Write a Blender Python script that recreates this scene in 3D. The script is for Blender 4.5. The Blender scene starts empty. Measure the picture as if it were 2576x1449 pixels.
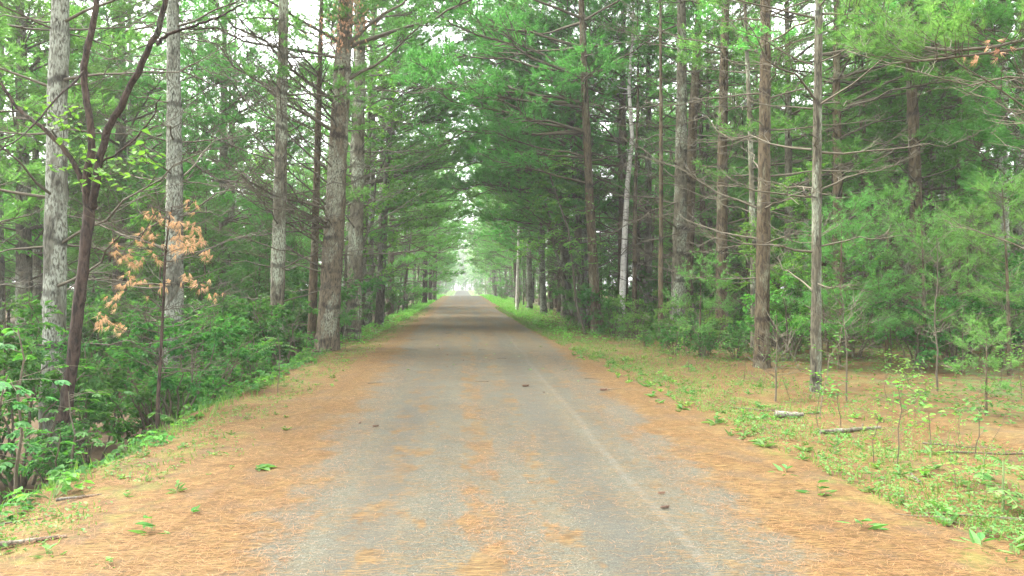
import bpy, math, random
import numpy as np
from mathutils import Vector, Matrix

R = math.radians
C = bpy.context.scene.collection
rng = np.random.default_rng(11)
random.seed(11)

# ------------------------------------------------------------------ camera, sky, sun, exposure
sc = bpy.context.scene
FPX = 711.0                       # focal length in pixels of a 1024 wide frame
YAW, PITCH, EYE = R(4.1), R(0.2), 1.6
cam_d = bpy.data.cameras.new('camera'); cam = bpy.data.objects.new('camera', cam_d); C.objects.link(cam)
cam_d.sensor_width = 36.0; cam_d.lens = 36.0 * FPX / 1024.0
cam_d.clip_start = 0.05; cam_d.clip_end = 3000
cam.location = (0, 0, EYE); cam.rotation_euler = (R(90) + PITCH, 0, -YAW)
sc.camera = cam
SUN_EL, SUN_AZ = R(58), R(-60)    # azimuth from +Y towards +X: the light comes from the left, a little ahead
w = bpy.data.worlds.new('World'); sc.world = w; w.use_nodes = True
nt = w.node_tree; nt.nodes.clear()
sky = nt.nodes.new('ShaderNodeTexSky'); sky.sky_type = 'NISHITA'; sky.sun_disc = False
sky.sun_elevation = SUN_EL; sky.sun_rotation = SUN_AZ; sky.dust_density = 3.0; sky.air_density = 1.0
hs = nt.nodes.new('ShaderNodeHueSaturation'); hs.inputs['Saturation'].default_value = 0.10   # thin overcast
bg = nt.nodes.new('ShaderNodeBackground'); bg.inputs['Strength'].default_value = 0.15
wo = nt.nodes.new('ShaderNodeOutputWorld')
nt.links.new(sky.outputs[0], hs.inputs['Color']); nt.links.new(hs.outputs[0], bg.inputs['Color']); nt.links.new(bg.outputs[0], wo.inputs['Surface'])
sun_d = bpy.data.lights.new('sun', 'SUN'); sun_d.energy = 1.5; sun_d.angle = R(25); sun_d.color = (1.0, 0.95, 0.80)
sun = bpy.data.objects.new('sun', sun_d); C.objects.link(sun)
sd = Vector((math.sin(SUN_AZ) * math.cos(SUN_EL), math.cos(SUN_AZ) * math.cos(SUN_EL), math.sin(SUN_EL)))
sun.rotation_euler = sd.to_track_quat('Z', 'Y').to_euler()
vs = sc.view_settings
sc.display_settings.display_device = 'sRGB'
vs.view_transform = 'Standard'; vs.look = 'None'; vs.gamma = 1.0; vs.use_curve_mapping = False
vs.exposure = 3.35
cy = sc.cycles
cy.max_bounces = 10; cy.diffuse_bounces = 7; cy.glossy_bounces = 2; cy.transmission_bounces = 8; cy.transparent_max_bounces = 4
cy.caustics_reflective = False; cy.caustics_refractive = False

# ------------------------------------------------------------------ ground height and pixel helpers
def sstep(a, b, x):
    t = np.clip((np.asarray(x, float) - a) / (b - a), 0, 1); return t * t * (3 - 2 * t)
PY = [-60, 0, 30, 55, 80, 100, 118, 128, 150, 190, 220, 300, 400, 900]
PZ = [0, 0, 0, .10, .36, .60, .78, .70, .10, .12, .40, 1.55, 1.9, 2.2]
def road_z(y):
    a = np.asarray(y, float); s = 0
    for o in (-6, -3, 0, 3, 6): s = s + np.interp(a + o, PY, PZ)
    return s / 5
RX0, RX1 = -1.9, 2.8              # asphalt edges
def gz(x, y):
    x = np.asarray(x, float); y = np.asarray(y, float)
    z = road_z(y)
    drop = np.interp(y, [0, 14, 25, 45, 80, 120], [1.15, 1.15, .8, .55, .35, .2])
    edge = np.interp(y, [0, 5, 12, 21, 40], [3.0, 3.0, 3.25, 3.45, 3.6]) + .12 * np.sin(y * 1.3) + .07 * np.sin(y * 3.1)
    z = z - drop * sstep(0, 2.6, -x - edge) - .08 * sstep(1.9, 4.2, -x)
    z = z - .06 * sstep(3.0, 4.2, x) + .10 * sstep(5, 9, x)
    out = sstep(1.2, 3.0, np.abs(x - .45) - 1.2)
    z = z + out * (.022 * np.sin(x * 2.1 + y * .9) + .02 * np.sin(y * 2.3 - x * 1.2) + .012 * np.sin(x * 5.3 + 1.7 * y) + .010 * np.sin(6.1 * y - 3 * x))
    return z
def g1(x, y): return float(gz(x, y))
CY, SY = math.cos(YAW), math.sin(YAW)
def ray(px, py):                  # px, py in the 2576 wide view of the photograph
    u = px * 1024 / 2576 - 512; v = 288 - py * 1024 / 2576
    dx, dy, dz = u / FPX, 1.0, v / FPX
    dy, dz = dy * math.cos(PITCH) - dz * math.sin(PITCH), dy * math.sin(PITCH) + dz * math.cos(PITCH)
    return (dx * CY + dy * SY, -dx * SY + dy * CY, dz)
def at(px, py):                   # the ground point seen there
    d = ray(px, py); t = 2.0
    while t < 400:
        if EYE + d[2] * t <= g1(d[0] * t, d[1] * t): break
        t += .02 + t * .002
    return (d[0] * t, d[1] * t)
def col_at(px, dep, py=735):      # the ground point in that column at a depth
    d = ray(px, py); return (d[0] * dep, d[1] * dep)
def pt(px, py, dep):              # a point in the air at a depth
    d = ray(px, py); return np.array((d[0] * dep, d[1] * dep, EYE + d[2] * dep))

# ------------------------------------------------------------------ mesh helpers
class Geo:
    def __init__(s): s.v = []; s.f = []; s.n = 0
    def add(s, v, f, m=0, smooth=False):
        v = np.asarray(v, float).reshape(-1, 3); f = np.asarray(f, np.int64)
        s.v.append(v); s.f.append((f + s.n, m, smooth)); s.n += len(v)
    def mesh(s, name, mats):
        me = bpy.data.meshes.new(name)
        if not s.v: return me
        V = np.concatenate(s.v); tot = []; lv = []; mi = []; sm = []
        for f, m, smo in s.f:
            lv.append(f.ravel()); tot.append(np.full(len(f), f.shape[1])); mi.append(np.full(len(f), m)); sm.append(np.full(len(f), smo))
        lv = np.concatenate(lv); tot = np.concatenate(tot)
        me.vertices.add(len(V)); me.vertices.foreach_set('co', V.astype(np.float32).ravel())
        me.loops.add(len(lv)); me.loops.foreach_set('vertex_index', lv.astype(np.int32))
        me.polygons.add(len(tot))
        me.polygons.foreach_set('loop_start', (np.cumsum(tot) - tot).astype(np.int32))
        me.polygons.foreach_set('loop_total', tot.astype(np.int32))
        me.polygons.foreach_set('material_index', np.concatenate(mi).astype(np.int32))
        me.polygons.foreach_set('use_smooth', np.concatenate(sm).astype(bool))
        for m in mats: me.materials.append(m)
        me.update(calc_edges=True); me.validate()
        return me
def nrm(a): return a / np.maximum(np.linalg.norm(a, axis=-1, keepdims=True), 1e-9)
def tubes(g, P, Rd, sides=3, m=0, smooth=True, cap=False):
    P = np.asarray(P, float); Rd = np.asarray(Rd, float)
    if P.ndim == 2: P = P[None]; Rd = Rd[None]
    B, n, _ = P.shape
    T = np.empty_like(P); T[:, 1:-1] = P[:, 2:] - P[:, :-2]; T[:, 0] = P[:, 1] - P[:, 0]; T[:, -1] = P[:, -1] - P[:, -2]
    T = nrm(T)
    ax = nrm(P[:, -1] - P[:, 0]); ref = np.where(np.abs(ax[:, 2:3]) > .8, np.array([[1., 0, 0]]), np.array([[0, 0, 1.]]))
    U = nrm(np.cross(T, ref[:, None, :])); W = np.cross(T, U)
    a = np.arange(sides) * 2 * np.pi / sides
    V = P[:, :, None, :] + Rd[:, :, None, None] * (U[:, :, None, :] * np.cos(a)[None, None, :, None] + W[:, :, None, :] * np.sin(a)[None, None, :, None])
    i = np.arange(n - 1)[:, None] * sides; k = np.arange(sides)[None]; k2 = (k + 1) % sides
    q = np.stack([i + k, i + k2, i + sides + k2, i + sides + k], -1).reshape(-1, 4)
    F = (np.arange(B)[:, None, None] * (n * sides) + q[None]).reshape(-1, 4)
    g.add(V.reshape(-1, 3), F, m, smooth)
    if cap:
        for b in range(B):
            for row, rev in ((0, True), (n - 1, False)):
                vv = V[b, row]; c = vv.mean(0)
                f = [(sides, (j + 1) % sides, j) if rev else (sides, j, (j + 1) % sides) for j in range(sides)]
                g.add(np.vstack([vv, c]), f, m, False)
def rand_unit(n, r=rng): return nrm(r.normal(size=(n, 3)))
def needles(g, P, D, K, L, W, spread, m=0, r=rng, droop=.12):
    P = np.repeat(P, K, 0); D = np.repeat(nrm(D), K, 0); n = len(P)
    d = nrm(D * (1 - .25 * r.random((n, 1))) + rand_unit(n, r) * spread * r.uniform(.5, 1.15, (n, 1)) + np.array([0, 0, -droop]))
    s = nrm(np.cross(d, rand_unit(n, r))) * W * r.uniform(.7, 1.3, (n, 1)) * .5
    b = P + d * .006; t = P + d * (L * r.uniform(.65, 1.15, (n, 1)))
    V = np.stack([b - s, b + s, t], 1).reshape(-1, 3)
    g.add(V, np.arange(3 * n).reshape(-1, 3), m, False)
def leaves(g, P, D, N, L, W, m=0, hi=False, fold=.22, curl=.15, r=rng):
    n = len(P); D = nrm(D); S = nrm(np.cross(D, N)); N = np.cross(S, D)
    L = np.broadcast_to(np.asarray(L, float).reshape(-1, 1), (n, 1)); W = np.broadcast_to(np.asarray(W, float).reshape(-1, 1), (n, 1))
    tip = P + D * L - N * L * curl
    if hi:
        def q(t, w_, up): return P + D * L * t + S * W * w_ + N * (np.abs(w_) * W * fold * 2 - L * curl * t * t) * up
        V = np.stack([P, q(.28, .42, 1), q(.55, .5, 1), q(.8, .28, 1), tip, q(.8, -.28, 1), q(.55, -.5, 1), q(.28, -.42, 1)], 1).reshape(-1, 3)
        o = np.arange(n)[:, None] * 8
        g.add(V, np.concatenate([o + [[0, 1, 2, 4]], o + [[0, 4, 6, 7]]]), m); g.add(V[:0], np.zeros((0, 3), int), m)
        g.f.append((np.concatenate([o + [[2, 3, 4]], o + [[4, 5, 6]]]) + g.n - len(V), m, False))
    else:
        a = P + D * L * .42 + S * W * .5 + N * W * fold; b = P + D * L * .42 - S * W * .5 + N * W * fold
        V = np.stack([P, a, tip, b], 1).reshape(-1, 3); o = np.arange(n)[:, None] * 4
        g.add(V, np.concatenate([o + [[0, 1, 2]], o + [[0, 2, 3]]]), m)
def curve(p0, d0, L, bend, n=4, wob=.05, r=rng):
    """B curved twigs: start points, directions, lengths, end bend vectors."""
    B = len(p0); t = np.linspace(0, 1, n)[None, :, None]
    L = np.asarray(L, float).reshape(B, 1, 1)
    w_ = r.normal(size=(B, n, 3)) * wob; w_[:, 0] = 0
    return p0[:, None] + nrm(d0)[:, None] * L * t + np.asarray(bend)[:, None] * L * t * t + w_ * L * t

# ------------------------------------------------------------------ materials
def mat(name):
    m = bpy.data.materials.new(name); m.use_nodes = True; n = m.node_tree; n.nodes.clear(); return m, n
def N(n, t, **k):
    x = n.nodes.new(t)
    for a, b in k.items():
        if hasattr(x, a): setattr(x, a, b)
    return x
def setin(x, **k):
    for a, b in k.items(): x.inputs[a.replace('_', ' ')].default_value = b
def link(n, a, b): n.links.new(a, b)
def math_(n, op, a, b=None, c=None, clamp=False):
    x = n.nodes.new('ShaderNodeMath'); x.operation = op; x.use_clamp = clamp
    for i, v in enumerate((a, b, c)):
        if v is None: continue
        if isinstance(v, (int, float)): x.inputs[i].default_value = v
        else: n.links.new(v, x.inputs[i])
    return x.outputs[0]
def mix(n, f, a, b, mode='MIX'):
    x = n.nodes.new('ShaderNodeMix'); x.data_type = 'RGBA'; x.blend_type = mode
    for s, v in ((x.inputs[0], f), (x.inputs[6], a), (x.inputs[7], b)):
        if isinstance(v, (int, float)): s.default_value = v
        elif isinstance(v, tuple): s.default_value = (*v[:3], 1)
        else: n.links.new(v, s)
    return x.outputs[2]
def noise(n, vec, scale, detail=3, rough=.55, dist=0.0):
    x = n.nodes.new('ShaderNodeTexNoise'); setin(x, Scale=scale, Detail=detail, Roughness=rough, Distortion=dist)
    if vec is not None: n.links.new(vec, x.inputs['Vector'])
    return x.outputs['Fac']
def mapping(n, vec, scale=(1, 1, 1), rot=(0, 0, 0), loc=(0, 0, 0)):
    x = n.nodes.new('ShaderNodeMapping'); x.inputs['Scale'].default_value = scale; x.inputs['Rotation'].default_value = rot; x.inputs['Location'].default_value = loc
    n.links.new(vec, x.inputs['Vector']); return x.outputs[0]
def ramp(n, fac, a, b, lo=0.0, hi=1.0):
    x = n.nodes.new('ShaderNodeMapRange'); x.interpolation_type = 'SMOOTHSTEP'
    x.inputs[1].default_value = a; x.inputs[2].default_value = b; x.inputs[3].default_value = lo; x.inputs[4].default_value = hi
    n.links.new(fac, x.inputs[0]); return x.outputs[0]

def leaf_mat(name, c0, c1, trans=.45, tcol=None, rough=.55, vary=.16):
    m, n = mat(name)
    geo = N(n, 'ShaderNodeNewGeometry'); oi = N(n, 'ShaderNodeObjectInfo')
    col = mix(n, geo.outputs['Random Per Island'], c0, c1)
    h = N(n, 'ShaderNodeHueSaturation')
    link(n, math_(n, 'MULTIPLY_ADD', oi.outputs['Random'], .04, .48), h.inputs['Hue'])
    link(n, math_(n, 'MULTIPLY_ADD', oi.outputs['Random'], 2 * vary, 1 - vary), h.inputs['Value'])
    link(n, col, h.inputs['Color'])
    p = N(n, 'ShaderNodeBsdfPrincipled'); setin(p, Roughness=rough); p.inputs['Specular IOR Level'].default_value = .12
    link(n, h.outputs[0], p.inputs['Base Color'])
    t = N(n, 'ShaderNodeBsdfTranslucent')
    tc = mix(n, 1.0, h.outputs[0], tcol or (1.25, 1.35, .7), 'MULTIPLY'); link(n, tc, t.inputs['Color'])
    ms = N(n, 'ShaderNodeMixShader'); ms.inputs[0].default_value = trans
    link(n, p.outputs[0], ms.inputs[1]); link(n, t.outputs[0], ms.inputs[2])
    o = N(n, 'ShaderNodeOutputMaterial'); link(n, ms.outputs[0], o.inputs[0]); return m
def bark_mat(name, dark, mid, lichen, lich=.5, fur=1.0, rings=False, whorl=.75, ringdark=1.0):
    m, n = mat(name)
    tc = N(n, 'ShaderNodeTexCoord').outputs['Object']; oi = N(n, 'ShaderNodeObjectInfo')
    off = N(n, 'ShaderNodeVectorMath'); off.operation = 'ADD'; link(n, tc, off.inputs[0])
    cx = N(n, 'ShaderNodeCombineXYZ'); link(n, math_(n, 'MULTIPLY', oi.outputs['Random'], 37.0), cx.inputs[2]); link(n, cx.outputs[0], off.inputs[1])
    v = off.outputs[0]
    f1 = noise(n, mapping(n, v, (17, 17, 5.5)), 1.0, 5, .65, .8)
    f2 = noise(n, mapping(n, v, (45, 45, 14)), 1.0, 3, .6)
    big = noise(n, mapping(n, v, (2.2, 2.2, .9)), 1.0, 4, .6)
    c = mix(n, ramp(n, f1, .34, .62), dark, mid)
    lm = math_(n, 'MULTIPLY', ramp(n, big, .62 - .3 * lich, .74 - .3 * lich), ramp(n, f2, .38, .6))
    c = mix(n, lm, c, lichen)
    sz = N(n, 'ShaderNodeSeparateXYZ'); link(n, tc, sz.inputs[0]); wz = math_(n, 'ADD', math_(n, 'DIVIDE', math_(n, 'ADD', sz.outputs[2], .12), whorl), math_(n, 'MULTIPLY_ADD', big, .5, -.25))
    rg = ramp(n, math_(n, 'ABSOLUTE', math_(n, 'SUBTRACT', math_(n, 'FRACT', wz), .5)), .11, .03)
    c = mix(n, math_(n, 'MULTIPLY', math_(n, 'MULTIPLY', rg, math_(n, 'MULTIPLY', ramp(n, f2, .30, .50), ramp(n, noise(n, mapping(n, v, (1.5, 1.5, 1.1), (0, 0, 0), (0, 0, 9)), 1.0, 2), .40, .62))), .85 * ringdark), c, (.018, .014, .011))
    if rings:
        rn = noise(n, mapping(n, v, (2.5, 2.5, 26)), 1.0, 3, .6); c = mix(n, ramp(n, rn, .60, .68), c, (.03, .026, .022))
    h = N(n, 'ShaderNodeHueSaturation'); link(n, c, h.inputs['Color']); link(n, math_(n, 'MULTIPLY_ADD', oi.outputs['Random'], .5, .75), h.inputs['Value'])
    p = N(n, 'ShaderNodeBsdfPrincipled'); setin(p, Roughness=.92); p.inputs['Specular IOR Level'].default_value = .2
    link(n, h.outputs[0], p.inputs['Base Color'])
    b = N(n, 'ShaderNodeBump'); setin(b, Strength=.9 * fur, Distance=.03); link(n, math_(n, 'ADD', f1, math_(n, 'MULTIPLY', f2, .4)), b.inputs['Height'])
    link(n, b.outputs[0], p.inputs['Normal'])
    o = N(n, 'ShaderNodeOutputMaterial'); link(n, p.outputs[0], o.inputs[0]); return m
def plain_mat(name, c0, c1, sc_=20, rough=.85):
    m, n = mat(name); tc = N(n, 'ShaderNodeTexCoord').outputs['Object']; oi = N(n, 'ShaderNodeObjectInfo')
    c = mix(n, noise(n, tc, sc_, 4, .6), c0, c1)
    h = N(n, 'ShaderNodeHueSaturation'); link(n, c, h.inputs['Color']); link(n, math_(n, 'MULTIPLY_ADD', oi.outputs['Random'], .5, .75), h.inputs['Value'])
    p = N(n, 'ShaderNodeBsdfPrincipled'); setin(p, Roughness=rough); link(n, h.outputs[0], p.inputs['Base Color'])
    o = N(n, 'ShaderNodeOutputMaterial'); link(n, p.outputs[0], o.inputs[0]); return m

M = {}
M['needle'] = leaf_mat('pine_needles', (.048, .155, .038), (.128, .295, .078), .58, (1.35, 1.4, .85))
M['needle_young'] = leaf_mat('young_pine_needles', (.062, .175, .045), (.150, .31, .088), .5, (1.25, 1.3, .8))
M['needle_dead'] = leaf_mat('dead_needles', (.42, .235, .125), (.60, .395, .24), .3, (1.1, .95, .8), vary=.08)
M['leaf'] = leaf_mat('shrub_leaves', (.030, .105, .028), (.076, .188, .050), .44, (1.35, 1.45, .6), .6)
M['leaf_bright'] = leaf_mat('bright_leaves', (.065, .185, .042), (.135, .30, .066), .5, (1.3, 1.35, .55), .5)
M['leaf_lime'] = leaf_mat('lime_leaves', (.085, .19, .04), (.165, .28, .065), .4, (1.2, 1.25, .6), .5)
M['weed'] = leaf_mat('weed_leaves', (.045, .125, .030), (.105, .205, .055), .3, (1.2, 1.3, .6), .5)
M['grass'] = leaf_mat('grass_blades', (.055, .14, .026), (.135, .23, .052), .35, (1.2, 1.3, .6), .5)
M['litter'] = leaf_mat('fallen_needles', (.11, .062, .022), (.28, .178, .082), .15, (1, 1, 1), .7, vary=.02)
M['twig'] = plain_mat('twig_bark', (.034, .028, .016), (.100, .084, .050), 14)
M['dead_twig'] = plain_mat('dead_twig_bark', (.034, .028, .017), (.098, .083, .052), 9)
M['green_stem'] = plain_mat('green_stem', (.06, .10, .03), (.12, .16, .05), 30)
M['bark'] = bark_mat('pine_bark', (.030, .026, .018), (.110, .100, .068), (.22, .245, .18), .5)
M['bark_brown'] = bark_mat('brown_pine_bark', (.026, .019, .011), (.098, .075, .044), (.16, .16, .105), .3)
M['bark_pale'] = bark_mat('pale_pine_bark', (.034, .032, .024), (.128, .126, .096), (.27, .29, .235), .75, .9)
M['bark_dark'] = bark_mat('dark_bark', (.014, .011, .009), (.060, .042, .032), (.09, .10, .07), .2, ringdark=0)
M['birch'] = bark_mat('birch_bark', (.38, .35, .31), (.62, .59, .54), (.72, .70, .66), .4, .3, rings=True, ringdark=0)
M['log'] = bark_mat('weathered_wood', (.045, .036, .026), (.135, .115, .085), (.19, .18, .15), .5, ringdark=0)
M['bark_hero'] = bark_mat('ringed_pine_bark', (.030, .026, .018), (.128, .103, .066), (.23, .245, .18), .5, 1.2, whorl=.95)
M['cone'] = plain_mat('cone_scales', (.05, .028, .018), (.16, .09, .055), 60)

def needle_nodes(n, v):
    """colour and height of a mat of fallen pine needles"""
    hs_ = []
    for a, s in ((.3, 1), (1.2, 1.15), (2.2, .9), (2.9, 1.3)):
        hs_.append(noise(n, mapping(n, v, (9 * s, 130 * s, 60), (0, 0, a)), 1.0, 2, .5, .4))
    m1 = math_(n, 'MAXIMUM', math_(n, 'MAXIMUM', hs_[0], hs_[1]), math_(n, 'MAXIMUM', hs_[2], hs_[3]))
    big = noise(n, v, .9, 4, .6); mid = noise(n, v, 5.0, 4, .65)
    c = mix(n, ramp(n, m1, .50, .74), (.046, .028, .010), (.178, .110, .042))
    c = mix(n, ramp(n, mid, .35, .7), mix(n, 1.0, c, (.80, .74, .70), 'MULTIPLY'), c)
    c = mix(n, math_(n, 'MULTIPLY', ramp(n, noise(n, v, 2.1, 5, .7), .48, .66), .65), c, (.056, .040, .024))
    c = mix(n, ramp(n, big, .42, .66), c, mix(n, 1.0, c, (1.08, 1.16, 1.25), 'MULTIPLY'))
    return c, m1
def ground_mat():
    m, n = mat('forest_floor'); v = N(n, 'ShaderNodeTexCoord').outputs['Object']
    sx = N(n, 'ShaderNodeSeparateXYZ'); link(n, v, sx.inputs[0]); X, Y, Z = sx.outputs
    c, hgt = needle_nodes(n, v)
    big = noise(n, v, .55, 4, .6); mid = noise(n, v, 2.4, 5, .65)
    wob = math_(n, 'MULTIPLY_ADD', big, 2.4, -1.2); wob2 = math_(n, 'MULTIPLY_ADD', mid, 1.4, -.7)
    xl = math_(n, 'ADD', math_(n, 'ADD', X, math_(n, 'MULTIPLY', wob, .6)), wob2)
    # moss and thin green growing through the needles at both verges
    mossm = ramp(n, math_(n, 'ADD', math_(n, 'MULTIPLY', mid, .6), math_(n, 'MULTIPLY', noise(n, v, 7, 5, .7), .4)), .47, .60)
    strip_l = math_(n, 'MULTIPLY', ramp(n, X, -2.1, -2.7), ramp(n, X, -3.9, -3.2)); strip_r = math_(n, 'MULTIPLY', ramp(n, xl, 2.9, 3.5), ramp(n, xl, 6.0, 4.6))
    far = ramp(n, Y, 5, 30, .6, 1.0)
    c = mix(n, math_(n, 'MULTIPLY', math_(n, 'MULTIPLY', mossm, math_(n, 'MAXIMUM', strip_l, strip_r)), math_(n, 'MULTIPLY', far, .75)), c, (.085, .115, .022))
    # dark damp leaf mould in the ditch
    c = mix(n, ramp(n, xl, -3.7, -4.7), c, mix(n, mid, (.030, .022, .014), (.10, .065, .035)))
    # forest floor under the right-hand pines: darker litter with patches of ground plants
    rg = math_(n, 'MULTIPLY', ramp(n, xl, 5.5, 9), ramp(n, mid, .46, .60))
    c = mix(n, math_(n, 'MULTIPLY', rg, .8), c, (.06, .10, .03))
    # open grass beyond the crest
    c = mix(n, ramp(n, Y, 112, 124), c, mix(n, mid, (.10, .19, .05), (.18, .28, .09)))
    p = N(n, 'ShaderNodeBsdfPrincipled'); setin(p, Roughness=.9); p.inputs['Specular IOR Level'].default_value = .15; link(n, c, p.inputs['Base Color'])
    b = N(n, 'ShaderNodeBump'); setin(b, Strength=.7, Distance=.012); link(n, hgt, b.inputs['Height']); link(n, b.outputs[0], p.inputs['Normal'])
    o = N(n, 'ShaderNodeOutputMaterial'); link(n, p.outputs[0], o.inputs[0]); return m
def road_mat():
    m, n = mat('worn_asphalt'); v = N(n, 'ShaderNodeTexCoord').outputs['Object']
    sx = N(n, 'ShaderNodeSeparateXYZ'); link(n, v, sx.inputs[0]); X, Y, Z = sx.outputs
    nc, hgt = needle_nodes(n, v)
    fine = noise(n, v, 90, 4, .75); grit = N(n, 'ShaderNodeTexVoronoi'); setin(grit, Scale=75.0); link(n, v, grit.inputs['Vector'])
    sv = mapping(n, v, (1.7, .16, 1)); streak = noise(n, sv, 1.0, 4, .6); mid = noise(n, v, 1.6, 5, .65)
    a = mix(n, ramp(n, fine, .3, .7), (.027, .028, .022), (.088, .090, .070))
    gs = math_(n, 'MULTIPLY', ramp(n, grit.outputs['Distance'], .32, .12), ramp(n, noise(n, v, 31, 2), .46, .58))
    a = mix(n, math_(n, 'MULTIPLY', gs, .8), a, (.225, .22, .19))
    a = mix(n, ramp(n, streak, .35, .65), mix(n, 1.0, a, (.84, .85, .88), 'MULTIPLY'), a)
    # tyre-swept tracks are a little darker
    def band(c_, w_): return ramp(n, math_(n, 'ABSOLUTE', math_(n, 'SUBTRACT', X, c_)), w_, w_ * .3)
    tr = math_(n, 'MAXIMUM', band(-.62, .3), band(1.05, .3))
    a = mix(n, math_(n, 'MULTIPLY', tr, .45), a, (.040, .041, .037))
    # faint pale worn line along the right lane
    lx = math_(n, 'ADD', X, math_(n, 'MULTIPLY_ADD', noise(n, mapping(n, v, (0, .12, 0)), 1.0, 2), .5, -.25))
    lc = math_(n, 'MULTIPLY_ADD', math_(n, 'MINIMUM', Y, 30.0), .012, 1.34)
    ln = ramp(n, math_(n, 'ABSOLUTE', math_(n, 'SUBTRACT', lx, lc)), .06, .015)
    a = mix(n, math_(n, 'MULTIPLY', ln, ramp(n, noise(n, v, 12, 4, .7), .3, .75, .03, .24)), a, (.165, .16, .14))
    # fallen needles: drifts on both edges, loose strips down the middle, thin dust elsewhere
    fr = noise(n, v, 14, 5, .75); edgew = math_(n, 'ADD', math_(n, 'MULTIPLY_ADD', mid, 1.5, -.75), math_(n, 'MULTIPLY_ADD', fr, .5, -.25))
    yc = math_(n, 'MINIMUM', Y, 26.0)
    el = ramp(n, math_(n, 'ADD', math_(n, 'SUBTRACT', math_(n, 'MULTIPLY_ADD', yc, -.026, -1.02), X), edgew), -.12, .28)
    er = ramp(n, math_(n, 'ADD', math_(n, 'SUBTRACT', X, math_(n, 'MULTIPLY_ADD', yc, .034, 1.80)), edgew), -.12, .28)
    pn = noise(n, mapping(n, v, (2.6, 1.9, 1)), 1.0, 4, .65); xw = math_(n, 'ADD', X, math_(n, 'MULTIPLY_ADD', mid, .3, -.15))
    def strip(c_, w_, k_): return math_(n, 'MULTIPLY', ramp(n, math_(n, 'ABSOLUTE', math_(n, 'SUBTRACT', xw, c_)), w_, w_ * .35), k_)
    st = math_(n, 'MAXIMUM', math_(n, 'MAXIMUM', strip(.16, .34, .94), strip(.66, .28, .90)), math_(n, 'MAXIMUM', strip(-.55, .6, .86), strip(1.75, .5, .84)))
    cen = ramp(n, math_(n, 'ADD', math_(n, 'MULTIPLY', math_(n, 'ADD', math_(n, 'MULTIPLY', pn, .8), math_(n, 'MULTIPLY', fr, .2)), st), math_(n, 'MULTIPLY', hgt, .10)), .47, .60)
    fary = ramp(n, Y, 9, 30, .08, .72)
    broad = math_(n, 'MULTIPLY', fary, math_(n, 'MULTIPLY', ramp(n, streak, .34, .60), ramp(n, Y, 100, 75)))
    thin = math_(n, 'MULTIPLY', ramp(n, hgt, .57, .68), ramp(n, mid, .34, .6, .25, .9))
    k = math_(n, 'MAXIMUM', math_(n, 'MAXIMUM', el, er), math_(n, 'MAXIMUM', math_(n, 'MULTIPLY', cen, .88), math_(n, 'MAXIMUM', broad, math_(n, 'MULTIPLY', thin, .9))))
    kk = math_(n, 'MULTIPLY', k, ramp(n, Y, 122, 112))
    c = mix(n, kk, a, nc)
    p = N(n, 'ShaderNodeBsdfPrincipled'); setin(p, Roughness=.9); p.inputs['Specular IOR Level'].default_value = .15; link(n, c, p.inputs['Base Color'])
    b = N(n, 'ShaderNodeBump'); setin(b, Strength=.7, Distance=.012); link(n, math_(n, 'ADD', fine, math_(n, 'MULTIPLY', hgt, kk)), b.inputs['Height']); link(n, b.outputs[0], p.inputs['Normal'])
    o = N(n, 'ShaderNodeOutputMaterial'); link(n, p.outputs[0], o.inputs[0]); return m

# ------------------------------------------------------------------ object helpers
def mob(name, me, parent=None, loc=(0, 0, 0), kind=None):
    o = bpy.data.objects.new(name, me); C.objects.link(o); o.location = loc
    if parent: o.parent = parent
    if kind: o['kind'] = kind
    elif name in ('crown', 'foliage', 'twigs', 'branches', 'brown_needles', 'dead_spray'): o['kind'] = 'stuff'
    return o
def tag(o, label, cat, group=None, kind=None):
    o['label'] = label; o['category'] = cat
    if group: o['group'] = group
    if kind: o['kind'] = kind
    return o
LOOSE = ('dead_branches', 'crown', 'foliage', 'twigs', 'stems')
class Proto:
    """a kind of thing: named part meshes, linked afresh for each individual"""
    def __init__(s, name, cat, parts): s.name, s.cat, s.parts = name, cat, parts
    def put(s, loc, rz=0, scale=1, label='', group=None, lean=(0, 0), girth=1, bark=None, skip=()):
        root = bpy.data.objects.new(s.name, None); C.objects.link(root)
        root.empty_display_size = .1
        root.location = loc; root.rotation_euler = (lean[1], lean[0], rz) if rz == 0 else Matrix.Rotation(rz, 4, 'Z').to_euler()
        if rz != 0 and (lean[0] or lean[1]):
            root.rotation_euler = (Matrix.Rotation(lean[0], 4, 'Y') @ Matrix.Rotation(lean[1], 4, 'X') @ Matrix.Rotation(rz, 4, 'Z')).to_euler()
        root.scale = (scale,) * 3
        tag(root, label, s.cat, group)
        for nm, me in s.parts:
            if nm in skip: continue
            o = bpy.data.objects.new(nm, me); C.objects.link(o); o.parent = root
            if nm in LOOSE: o['kind'] = 'stuff'
            if nm == 'trunk':
                o.scale = (girth, girth, 1)
                if bark: o.material_slots[0].link = 'OBJECT'; o.material_slots[0].material = M[bark]
        return root

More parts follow.
